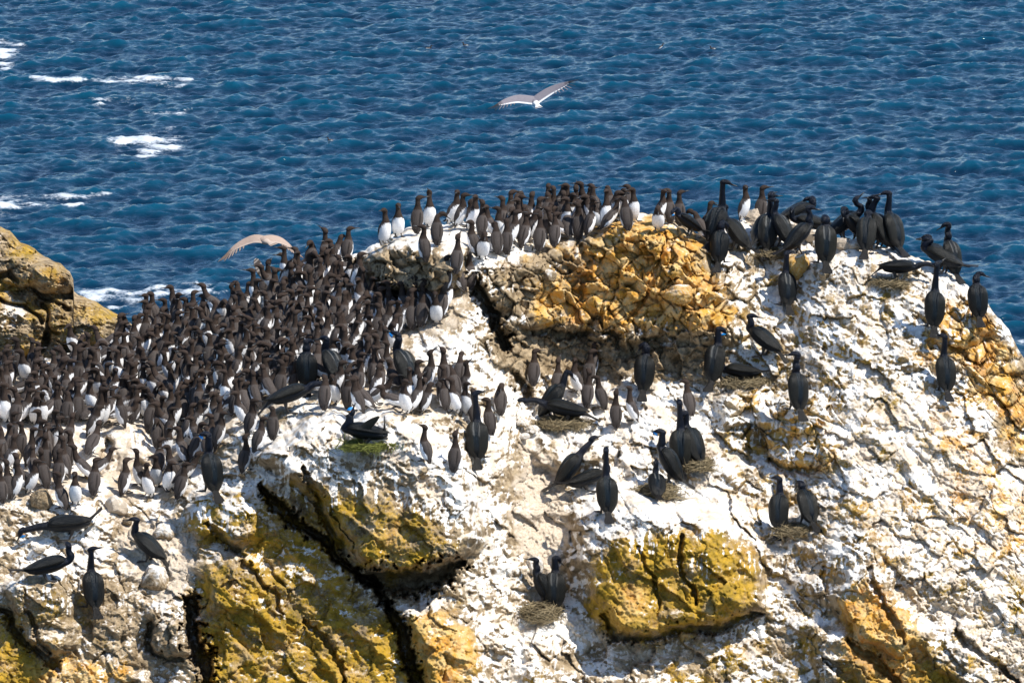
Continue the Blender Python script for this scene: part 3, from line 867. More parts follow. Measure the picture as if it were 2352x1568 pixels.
# --- the murre: chocolate back, white belly
MBODY = [(-.118, .0, .010, .003), (-.10, .0, .026, .008), (-.068, .0, .046, .028), (-.03, .0, .063, .050), (.03, .0, .071, .062),
         (.09, .0, .070, .063), (.145, .002, .062, .056), (.19, .004, .046, .044)]
MHEAD = [(.004, .020, .031, .032), (.022, .034, .031, .031), (.046, .036, .025, .025), (.066, .032, .016, .015), (.082, .029, .009, .010)]
def mcol(key, a):
    back = min(a, 2 * math.pi - a)               # 0 back .. pi belly
    lim = 1.22
    if key > 0.10: lim = 1.22 + (key - 0.10) * 14
    if key < -0.05: lim = 1.5
    if key > 0.185: return (0.038, 0.026, 0.020)
    if back > lim: return (0.86, 0.85, 0.84)
    if -0.045 < key < -0.018 and 1.05 < back < 1.5: return (0.7, 0.7, 0.7)
    if abs(back - lim) < 0.30 and key < 0.10: return (0.030, 0.024, 0.021)
    return (0.070, 0.058, 0.052)
def mshape(key, a):
    back = min(a, 2 * math.pi - a)
    r = 1.0
    if -0.09 < key < 0.155:
        k = math.sin(math.pi * (key + 0.09) / 0.245) ** 0.5
        r += 0.0 * k * (1 if 0.35 < back < 1.6 else 0.0)
    return r
def make_murre(pose):
    tilt = pose.get('tilt', 72)
    hip = v3(-0.02, 0, pose.get('hip', 0.092))
    neck = pose.get('neck', [(88, .04, .033), (95, .042, .0275), (80, .03, .027)])
    rings, p, y0, key = bird_rings(MBODY, hip, tilt, neck, None, pose.get('tail', 0), -0.05)
    hd = pose.get('head', {})
    hr, f, s, u = head_rings(p, y0, key, hd, MHEAD)
    sk = Skin(); sk.loft(rings + hr, 20, mcol, mshape, sub=3)
    tr = math.radians(tilt); ax = v3(math.cos(tr), 0, math.sin(tr)); dr = v3(-math.sin(tr), 0, math.cos(tr))
    for sg in (1, -1):
        if sg in pose.get('wings', ()): continue
        W = []
        for a, os, od_, w, h, ro in [(.170, .026, .018, .016, .010, 62), (.135, .040, .026, .028, .020, 66), (.075, .047, .026, .036, .022, 64), (.01, .043, .024, .035, .019, 60),
                                     (-.05, .034, .014, .031, .013, 42), (-.095, .020, .013, .017, .007, 28), (-.125, .011, .012, .005, .003, 12)]:
            b = math.radians(ro) * -sg
            W.append((hip + ax * (a + (.006 if sg > 0 else 0)) + v3(0, sg * os, 0) + dr * od_, v3(0, 1, 0) * math.cos(b) + dr * math.sin(b), w, h, a))
        def wcol(key, a, sg=sg):
            e = math.sin(a) * sg
            if -.055 < key < -.03 and e > .3 and e < .8: return (.75, .74, .73)
            if e > .93 and key < .10: return (.030, .024, .021)
            if e < -.85: return (.040, .032, .028)
            return (0.076, 0.063, 0.057) if key > -.03 else (.050, .042, .038)
        sk.loft(W[::-1], 12, wcol, sub=3)
    for sd in pose.get('wings', ()):             # a lifted wing, part of the same skin
        t = math.radians(tilt); sh = hip + v3(math.cos(t), 0, math.sin(t)) * .15 + v3(0, sd * .05, 0)
        st = [(0, .05, .02), (.06, .075, .015), (.12, .08, .009), (.18, .07, .006), (.22, .05, .004), (.24, .015, .003)]
        el = math.radians(pose.get('wing_up', 65))
        W = []
        for L, ch, th in st:
            q = sh + v3(-.25 * L, sd * L * math.cos(el), L * math.sin(el))
            W.append((q, v3(math.cos(t - .4), 0, math.sin(t - .4)), ch, th, L))
        sk.loft(W, 12, lambda k, a: (.22, .19, .17) if k < .06 else ((.30, .27, .25) if int(k * 90) % 3 == 0 else (.055, .045, .04)), sub=3)
    bt = p + f * .074 + u * .029
    g = math.radians(pose.get('gape', 0))
    paths = [[(bt, .0095), (bt + f * .032 + u * .0015, .0070), (bt + f * .056 - u * .001, .0042), (bt + f * .070 - u * .004, .001)]]
    if g: 
        f2 = f * math.cos(g) - u * math.sin(g)
        paths.append([(bt - u * .004, .005), (bt + f2 * .03, .004), (bt + f2 * .05, .001)])
    bill = cone_mesh('bill', paths, BILL, 6)
    feet = [foot_mesh('foot', (hip[0], sg * .03, hip[2] - .03), (0.015, sg * .032, .006), .05, sg * .2) for sg in (1, -1)]
    return sk.mesh('murre', MURRE, pose.get('pick', 0)), [('bill', bill)] + [('foot', m) for m in feet]

MPOSES = {
 'level':  dict(),
 'right':  dict(head={'yaw': -65, 'pitch': 6}),
 'left':   dict(head={'yaw': 65, 'pitch': 6}),
 'backright': dict(head={'yaw': -125, 'pitch': 4}, neck=[(90, .04, .033), (94, .036, .028, -30), (86, .024, .027, -60)]),
 'backleft': dict(head={'yaw': 125, 'pitch': 4}, neck=[(90, .04, .033), (94, .036, .028, 30), (86, .024, .027, 60)]),
 'up':     dict(head={'yaw': -20, 'pitch': 42}, neck=[(88, .045, .033), (92, .05, .0265), (88, .035, .026)]),
 'up2':    dict(head={'yaw': 40, 'pitch': 28}, neck=[(88, .045, .033), (92, .055, .0265), (88, .035, .026)]),
 'short':  dict(head={'yaw': 35, 'pitch': -5}, neck=[(80, .03, .036), (85, .02, .031), (70, .015, .029)]),
 'bow':    dict(tilt=58, head={'yaw': 0, 'pitch': -38}, neck=[(75, .04, .033), (50, .04, .028), (10, .035, .027)]),
 'bowright': dict(tilt=66, head={'yaw': -70, 'pitch': -40}, neck=[(80, .04, .033), (66, .04, .028, -40), (20, .03, .027, -65)]),
 'hidden': dict(tilt=66, head={'yaw': 170, 'pitch': -25}, neck=[(95, .03, .036), (110, .03, .03, 10), (150, .02, .028, 20)]),
 'lean':   dict(tilt=45, head={'yaw': 0, 'pitch': 12}, neck=[(60, .045, .033), (72, .045, .027), (70, .03, .027)]),
 'crouch': dict(tilt=18, hip=.075, head={'yaw': 30, 'pitch': 2}, neck=[(50, .035, .036), (80, .03, .029), (85, .025, .028)]),
 'tall':   dict(tilt=78, head={'yaw': -40, 'pitch': 10}, neck=[(90, .05, .032), (94, .058, .026), (86, .045, .0255)]),
 'flap':   dict(tilt=55, wings=(1,), wing_up=72, head={'yaw': 0, 'pitch': 15}),
 'swim':   dict(tilt=4, hip=.025, head={'yaw': 0, 'pitch': 2}, neck=[(70, .04, .033), (92, .04, .027), (80, .03, .027)], tail=0),
}
MM = {k: make_murre(p) for k, p in MPOSES.items()}
MSCALE = 0.94

def place_bird(name, proto, loc, heading, scale, label, cat, group, lean=0.0):
    me, parts = proto
    o = bpy.data.objects.new(name, me); COL.objects.link(o)
    o.location = loc; o.rotation_euler = (rnd.uniform(-.06, .06), lean, math.radians(heading)); o.scale = (scale * 1.06, scale * 1.06, scale * .92)
    tag(o, label, cat, group)
    for nm, m in parts:
        c = bpy.data.objects.new(nm, m); COL.objects.link(c); c.parent = o
    return o

# --- the cormorant: black, long neck, stiff tail
CBODY = [(-.345, .0, .050, .004), (-.31, .0, .055, .006), (-.23, .0, .036, .010), (-.165, .0, .038, .022), (-.125, .0, .060, .048), (-.07, .0, .083, .074),
         (.01, .0, .094, .088), (.10, .0, .094, .090), (.17, .0, .082, .080), (.23, .0, .060, .060), (.28, .0, .042, .044)]
CHEAD = [(-.004, .012, .031, .033), (.018, .026, .031, .031), (.044, .028, .028, .027), (.070, .022, .019, .018), (.088, .018, .010, .011)]
def make_cormorant(pose):
    tilt = pose.get('tilt', 60)
    hip = v3(-0.01, 0, pose.get('hip', .165) + .028)
    tb = pose.get('tail', 0)
    tb = tb - 26 if abs(tb) < 16 else tb - 8
    neck = pose.get('neck', [(88, .06, .037), (98, .07, .031), (92, .06, .029), (80, .03, .030)])
    rings, p, y0, key = bird_rings(CBODY, hip, tilt, neck, None, tb, -0.13)
    hr, f, s, u = head_rings(p, y0, key, pose.get('head', {}), CHEAD)
    brown = pose.get('brown', .5); plume = pose.get('plume', 0)
    def col(key, a):
        back = min(a, 2 * math.pi - a)
        if key > 0.25: return (.003, .005, .011)
        if key < -0.15: return (.013, .012, .011)
        if back < 0.30 and key > -.05:
            return (.005, .009, .013)
        return (.004, .006, .009)
    def shp(key, a):
        back = min(a, 2 * math.pi - a); r = 1.0
        if -0.14 < key < 0.22:
            k = math.sin(math.pi * (key + 0.14) / 0.36) ** 0.6
            if 0.28 < back < 1.85: r += 0.0 * k
        return r
    sk = Skin(); sk.loft(rings + hr, 26, col, shp, sub=4)
    tr = math.radians(tilt); ax = v3(math.cos(tr), 0, math.sin(tr)); dr = v3(-math.sin(tr), 0, math.cos(tr))
    wv = rnd.uniform(-.004, .006)
    for sg in (1, -1):                           # folded wings lie over the sides and back
        st = [(.235, .034, .030, .026, .016, 40), (.20, .052, .046, .044, .028, 38), (.13, .060, .054, .060, .036, 36), (.04, .058, .050, .060, .034, 32),
              (-.05, .052, .044, .055, .026, 26), (-.12, .034, .038, .038, .016, 18), (-.165, .018, .034, .020, .007, 8), (-.195, .008, .030, .006, .003, 4)]
        W = []
        for a, os, od_, w, h, ro in st:
            b = math.radians(ro) * -sg
            sdv = v3(0, 1, 0) * math.cos(b) + dr * math.sin(b)
            W.append((hip + ax * (a + (.012 if sg > 0 else 0)) + v3(0, sg * (os + wv), 0) + dr * od_, sdv * 1.0, w, h, a))
        def wcol(key, a, sg=sg):
            inner = (math.sin(a) * sg)           # +1 outer edge, -1 the edge along the spine
            b = (.004 + .011 * brown, .005 + .0095 * brown, .0055 + .006 * brown)
            if plume and key > .08 and -.93 < inner < -.75 and math.cos(a) > 0: return (.10, .10, .095)
            if inner < -.8: return (.008, .013, .017)
            if key < -.08: return (.016, .015, .013)
            return b
        sk.loft(W[::-1], 16, wcol, sub=3)
    for (sd, st, chd) in pose.get('wings', ()):
        W = [(v3(*q), v3(*chd), ch, th, .02 * i) for i, (q, ch, th) in enumerate(st)]
        sk.loft(W, 12, lambda k, a: (.03, .028, .022), sub=3)
    bt = p + f * .082 + u * .018
    g = math.radians(pose.get('gape', 0))
    paths = [[(bt, .0095), (bt + f * .03, .0068), (bt + f * .058 - u * .001, .0048), (bt + f * .070 - u * .004, .0045), (bt + f * .074 - u * .014, .0012)]]
    f2 = f * math.cos(g) - u * math.sin(g)
    paths.append([(bt - u * .007, .0065), (bt + f2 * .03 - u * .007, .005), (bt + f2 * .060 - u * .006, .0018)])
    parts = [('bill', cone_mesh('bill', paths, pose.get('billmat', BILL), 7))]
    if pose.get('blue'):
        q = p + f * .045
        tn = cone_mesh('throat_feathers', [[(q - f * .022 + u * .014, .004), (q - f * .014 - u * .002, .024), (q + f * .006 - u * .012, .025), (q + f * .030 - u * .001, .012)]], TAN, 10)
        pt = cone_mesh('throat_pouch', [[(q - f * .004 - u * .002, .020), (q + f * .008 - u * .014, .026), (q + f * .024 - u * .010, .020), (q + f * .05 + u * .006, .007)]], BLUE, 10)
        parts += [('throat_feathers', tn), ('throat_pouch', pt)]
    for sg in (1, -1):
        parts.append(('foot', foot_mesh('foot', (hip[0] + .02, sg * .05, hip[2] - .05), (0.05, sg * .055, .008), .085, sg * .25)))
    return sk.mesh('cormorant', CORM, pose.get('pick', rnd.random() * 9)), parts
# ------------------------------------------------------------------ cormorants, each with its own pose
N_UP = [(88, .06, .037), (98, .07, .031), (92, .06, .029), (80, .03, .030)]
N_LONG = [(90, .07, .036), (95, .09, .029), (92, .08, .028), (88, .04, .029)]
N_S = [(110, .05, .040), (70, .05, .035), (95, .05, .030), (130, .03, .030), (80, .02, .030)]
N_SHORT = [(100, .04, .042), (110, .04, .036), (90, .03, .032)]
N_FWD = [(30, .07, .038), (10, .07, .032), (-10, .06, .030), (-20, .03, .030)]
N_TUCK = [(80, .04, .045), (60, .03, .040), (20, .03, .034), (-40, .03, .032)]
def hump(yaw): return [(95, .04, .046), (75, .04, .040, yaw * .3), (20, .04, .034, yaw * .7), (-50, .04, .032, yaw)]
CORMS = [  # frame x, y of the feet, heading (0 right, 90 away, 180 left, 270 towards us), size, pose, label
 (1641,560, 62, 1.10, dict(neck=N_LONG, head={'yaw':-70,'pitch':-15}, brown=.1), 'largest black cormorant bending its raised neck to a smaller mate beside the yellow rock'),
 (1652,604, 80, .95, dict(tilt=68, neck=hump(-30), head={'yaw':-40,'pitch':-70}, brown=.2), 'hunched cormorant preening below the largest cormorant at the right edge of the yellow rock'),
 (1695,574, 146, 1.0, dict(tilt=50, neck=[(70,.05,.038),(95,.05,.031),(100,.04,.03)], head={'yaw':20,'pitch':10}, brown=.8, plume=0), 'brown-winged cormorant touching bills with the larger black bird on its left'),
 (1750,563, 55, 1.0, dict(tilt=42, neck=N_UP, head={'yaw':-30,'pitch':0}, brown=.8), 'left bird of the three cormorants huddled beneath two murres on the skyline'),
 (1763,574, 80, 1.05, dict(tilt=66, neck=N_UP, head={'yaw':-20,'pitch':5}, brown=.7, plume=1), 'middle bird of the huddled three cormorants, white plume streaks down its back'),
 (1800,567, 140, 1.0, dict(tilt=56, neck=[(80,.05,.038),(110,.06,.031),(90,.05,.03)], head={'yaw':30,'pitch':0}, brown=.4, plume=2), 'right bird of the huddled three cormorants, dark back sloping to the right'),
 (1822,520, 20, .95, dict(tilt=20, neck=hump(120), head={'yaw':160,'pitch':-20}, brown=.2), 'round-backed cormorant preening half hidden behind the tan summit stone'),
 (1874,534, 185, .95, dict(tilt=12, hip=.12, neck=[(50,.04,.038),(88,.05,.031),(90,.04,.03)], head={'yaw':80,'pitch':0}, brown=1.0), 'crouching cormorant with ruffled brown wing, head up at its left, on the skyline'),
 (1828,583, 28, 1.0, dict(tilt=44, neck=N_S, head={'yaw':-20,'pitch':-12}, brown=.5), 'cormorant with S-curved neck facing right behind the upright yellow boulder'),
 (1893,606, 97, 1.12, dict(tilt=76, hip=.17, neck=[(95,.03,.05),(60,.03,.045),(0,.03,.036)], head={'yaw':0,'pitch':-60}, brown=1.0, plume=1, tail=-14), 'large cormorant seen from behind, head hidden, tail fanned, right of the yellow boulder'),
 (1930,551, 18, 1.0, dict(tilt=34, neck=[(60,.05,.040),(100,.05,.034),(150,.05,.031),(110,.04,.03)], head={'yaw':10,'pitch':40}, brown=.1), 'cormorant with coiled neck and bill lifted right, left end of the skyline group'),
 (1970,552, 200, .95, dict(tilt=50, neck=hump(60), head={'yaw':70,'pitch':-60}, brown=.0), 'black cormorant curled up preening in the middle of the skyline group'),
 (2026,571, 148, 1.08, dict(tilt=58, neck=[(100,.06,.038),(110,.06,.032),(120,.06,.03)], head={'yaw':20,'pitch':-2}, brown=.5, plume=1), 'cormorant with open bill stretched left over its neighbours in the skyline group'),
 (1991,576, 78, 1.0, dict(tilt=62, neck=[(60,.03,.048),(20,.03,.042),(-30,.03,.036)], head={'yaw':0,'pitch':-60}, brown=1.0), 'headless-looking brown-backed cormorant, tail down, at the front of the skyline group'),
 (2052,569, 125, 1.05, dict(tilt=64, neck=N_UP, head={'yaw':60,'pitch':-10}, brown=.7), 'rightmost cormorant of the skyline group, neck arched and bill turned left'),
 (2016,556, 150, .95, dict(tilt=60, neck=N_S, head={'yaw':-60,'pitch':-10}, brown=.1), 'cormorant mostly hidden behind the open-billed one in the skyline group'),
 (2052,640, 350, .92, dict(tilt=2, hip=.15, neck=N_FWD, head={'yaw':0,'pitch':-50}, brown=.3, tail=50), 'crouched cormorant bending its bill down to the right on the white slope'),
 (2186,606, 118, 1.0, dict(tilt=68, neck=N_S, head={'yaw':55,'pitch':-32}, brown=.7, plume=1), 'upright cormorant looking down left, tallest of the trio on the right shoulder'),
 (2166,600, 165, .95, dict(tilt=35, neck=[(90,.05,.038),(120,.05,.032),(160,.03,.03)], head={'yaw':10,'pitch':-12}, brown=.3), 'cormorant of the right shoulder trio whose head pokes out left at mid height'),
 (2174,626, 168, 1.05, dict(tilt=28, hip=.15, neck=[(100,.04,.044),(130,.04,.038),(150,.03,.034)], head={'yaw':0,'pitch':0}, brown=.6), 'cormorant lying forward with folded neck, lowest of the trio on the right shoulder'),
 (2143,752, 92, 1.06, dict(tilt=74, neck=N_LONG, head={'yaw':-50,'pitch':30}, brown=.6, tail=-10), 'slim cormorant standing very straight, back to us, on the right shoulder above the sea'),
 (2246,730, 96, .98, dict(tilt=74, neck=[(90,.04,.045),(70,.04,.038,-20),(30,.03,.033,-50)], head={'yaw':-80,'pitch':-22}, brown=.3, tail=-10), 'cormorant with head drawn in and bill to the right, nearest the right sea edge'),
 (1806,702, 100, .98, dict(tilt=66, neck=N_UP, head={'yaw':-70,'pitch':15}, brown=.0, plume=2), 'jet black cormorant below the upright yellow boulder'),
 (1642,878, 70, 1.10, dict(tilt=66, neck=[(86,.05,.038),(92,.06,.032),(88,.05,.031)], head={'yaw':-60,'pitch':-38}, brown=.6, plume=1, blue=1, gape=14, tail=-6), 'big cormorant with bright blue throat standing over its sitting mate'),
 (1712,868, 176, .90, dict(tilt=6, hip=.085, neck=[(70,.05,.04),(75,.05,.033),(88,.04,.03)], head={'yaw':10,'pitch':24}, brown=.5, tail=10), 'cormorant sitting low on its nest facing left, beside the blue-throated one'),
 (1762,818, 148, 1.02, dict(tilt=34, neck=[(110,.05,.04),(85,.06,.032),(60,.03,.03)], head={'yaw':-150,'pitch':-8}, brown=.2, tail=25), 'cormorant sloping down to the right with its head turned back right, above the pair'),
 (1829,942, 110, 1.08, dict(tilt=72, neck=N_S, head={'yaw':70,'pitch':-6}, brown=.7, tail=-6), 'cormorant with S-shaped neck and bill left, on yellow blocks of the white slope'),
 (2169,898, 104, 1.0, dict(tilt=68, neck=N_UP, head={'yaw':60,'pitch':4}, brown=.8, plume=0), 'lone cormorant on the right-hand slope with a dark shadow to its left'),
 (1478,898, 85, 1.06, dict(tilt=72, neck=[(95,.04,.046),(100,.03,.042,25),(60,.03,.036,50)], head={'yaw':70,'pitch':-55}, brown=.5, tail=-8), 'hunched cormorant with tucked head and spread tail, right of the middle murre group'),
 (1262,958, 35, 1.02, dict(tilt=52, neck=[(75,.06,.038),(80,.06,.031),(60,.03,.03)], head={'yaw':-20,'pitch':-50}, brown=.2, tail=12), 'cormorant bending its bill down to its mate, left bird of the middle nest'),
 (1309,972, 172, 1.05, dict(tilt=12, hip=.15, neck=N_FWD, head={'yaw':10,'pitch':-10}, brown=.1, tail=25), 'cormorant bent flat with tail to the right, right bird of the middle nest'),
 (1303,1118, 24, 1.02, dict(tilt=52, neck=[(50,.07,.038),(46,.08,.03),(44,.05,.028)], head={'yaw':0,'pitch':18}, brown=.5), 'cormorant stretching its neck straight up to the right, left of the three on the boulder'),
 (1340,1126, 16, .98, dict(tilt=16, hip=.12, neck=[(70,.06,.037),(100,.07,.03),(85,.06,.029)], head={'yaw':0,'pitch':78}, brown=.5), 'cormorant pointing its bill at the sky, between the two others on the boulder'),
 (1394,1178, 97, 1.04, dict(tilt=74, neck=N_LONG, head={'yaw':-10,'pitch':8}, brown=.7, tail=-12), 'cormorant with back to us and neck straight, front of the three on the boulder'),
 (1543,1108, 165, 1.06, dict(tilt=62, neck=[(105,.05,.04),(92,.06,.034),(95,.05,.032)], head={'yaw':5,'pitch':6}, brown=.2, blue=1, gape=18, tail=0), 'cormorant with vivid blue throat and open bill, front of the white slope trio'),
 (1566,1072, 88, 1.08, dict(tilt=76, neck=N_LONG, head={'yaw':10,'pitch':10}, brown=.9), 'tall cormorant seen from behind in the middle of the three on the white slope'),
 (1594,1062, 128, 1.05, dict(tilt=62, neck=[(80,.05,.04),(100,.06,.034),(95,.04,.032)], head={'yaw':80,'pitch':-35}, brown=.5), 'scaly brown-winged cormorant leaning on its neighbour, right of the three on the white slope'),
 (1508,1138, 95, .88, dict(tilt=30, hip=.10, neck=[(70,.05,.04),(90,.05,.033),(90,.03,.031)], head={'yaw':0,'pitch':60}, brown=.0, plume=2), 'small black cormorant sitting tail towards us, bill up, below the white slope trio'),
 (1252,1390, 172, .96, dict(tilt=66, neck=[(100,.05,.04),(75,.05,.034),(95,.04,.031)], head={'yaw':0,'pitch':8}, brown=.1), 'cormorant facing left with bill out, left of the pair on the lowest nest'),
 (1277,1397, 82, 1.04, dict(tilt=72, neck=[(90,.05,.039),(98,.05,.033),(90,.04,.032)], head={'yaw':-50,'pitch':-48}, brown=.6, plume=1, tail=-8), 'cormorant bending its bill down right, right of the pair on the lowest nest'),
 (1790,1216, 80, 1.02, dict(tilt=68, neck=[(88,.05,.038),(80,.06,.032),(95,.04,.031)], head={'yaw':80,'pitch':8}, brown=.5, plume=0), 'cormorant looking left, left of the pair on the lower right slope'),
 (1853,1203, 118, 1.0, dict(tilt=58, neck=[(85,.03,.05),(60,.03,.042),(-10,.03,.036)], head={'yaw':0,'pitch':-50}, brown=.7), 'cormorant with head lowered out of sight, right of the lower right slope pair'),
 (168,1236, 190, 1.10, dict(tilt=-4, hip=.16, neck=[(-5,.07,.04),(-15,.08,.034),(-12,.06,.032)], head={'yaw':15,'pitch':-62}, brown=.0, blue=1, tail=-35), 'black cormorant bent low to the left with a blue throat, on the lower left ledge'),
 (98,1332, 8, 1.04, dict(tilt=14, hip=.14, neck=[(60,.06,.04),(110,.06,.033),(92,.05,.031)], head={'yaw':110,'pitch':15}, brown=.3, tail=8), 'cormorant sitting level facing right with its tail past the left edge of the ledge'),
 (214,1396, 108, 1.04, dict(tilt=68, neck=N_UP, head={'yaw':-120,'pitch':22}, gape=12, brown=.3, tail=-4), 'upright green-black cormorant with bill open to the right, on the lower left ledge'),
 (349,1288, 150, 1.0, dict(tilt=38, hip=.14, neck=[(100,.06,.038),(98,.06,.031),(110,.04,.03)], head={'yaw':25,'pitch':0}, gape=16, brown=.3, tail=20), 'cormorant calling to the left on top of a rounded grey boulder'),
 (487,1130, 114, 1.10, dict(tilt=70, neck=[(100,.06,.040),(92,.07,.035),(92,.05,.034)], head={'yaw':60,'pitch':2}, gape=16, blue=1, brown=.3, tail=-6), 'tall cormorant with open bill and blue throat at the lower edge of the murre colony'),
 (652,946, 6, 1.06, dict(tilt=20, hip=.17, neck=[(40,.06,.04),(10,.06,.034),(-10,.04,.032)], head={'yaw':-5,'pitch':-42}, blue=1, gape=10, brown=.7, tail=40), 'cormorant stooping right with its blue throat low, in front of the murre crowd'),
 (706,892, 92, 1.02, dict(tilt=80, neck=[(90,.04,.046),(88,.04,.036),(90,.03,.032)], head={'yaw':-60,'pitch':-20}, brown=.0), 'solid black cormorant standing inside the murre crowd beside a second one'),
 (768,884, 130, 1.05, dict(tilt=52, neck=[(100,.05,.04),(110,.04,.034),(95,.03,.031)], head={'yaw':20,'pitch':-10}, brown=.4, plume=1), 'cormorant leaning left inside the murre crowd next to the solid black one'),
 (936,890, 132, 1.12, dict(tilt=58, neck=[(105,.06,.04),(112,.06,.035),(60,.03,.033)], head={'yaw':40,'pitch':30}, blue=1, brown=.7, plume=1), 'large cormorant with blue throat and olive wings at the right end of the murre crowd'),
 (852,1018, 178, 1.05, dict(tilt=10, hip=.11, neck=[(125,.07,.046),(100,.07,.038),(70,.04,.034)], head={'yaw':0,'pitch':112}, blue=1, brown=.0, tail=-92,
   wings=[(1, [((.10,.07,.15),.05,.02), ((.02,.10,.25),.05,.012), ((-.04,.12,.31),.035,.007), ((-.09,.13,.355),.012,.003)], (.8,0,.3))]), 'displaying cormorant, head thrown back, blue throat up, tail cocked, on a green tuft'),
 (1099,1054, 86, 1.08, dict(tilt=74, neck=N_LONG, head={'yaw':-65,'pitch':14}, gape=20, brown=.8, plume=2, tail=-10), 'tall cormorant from behind, bill open to the right, right end of white ledge'),
 (1588,541, 200, .8, dict(tilt=40, neck=hump(30), head={'yaw':40,'pitch':-40}, brown=.0, blue=1), 'black cormorant almost hidden behind the top edge of the yellow rock'),
]
for x, y, hd, sc, pose, lab in CORMS:
    place_bird('cormorant', make_cormorant(pose), ground(x, y) + v3(0, 0, -.01), hd, sc * .96, lab, 'cormorant', 'cormorants nesting on the rock')

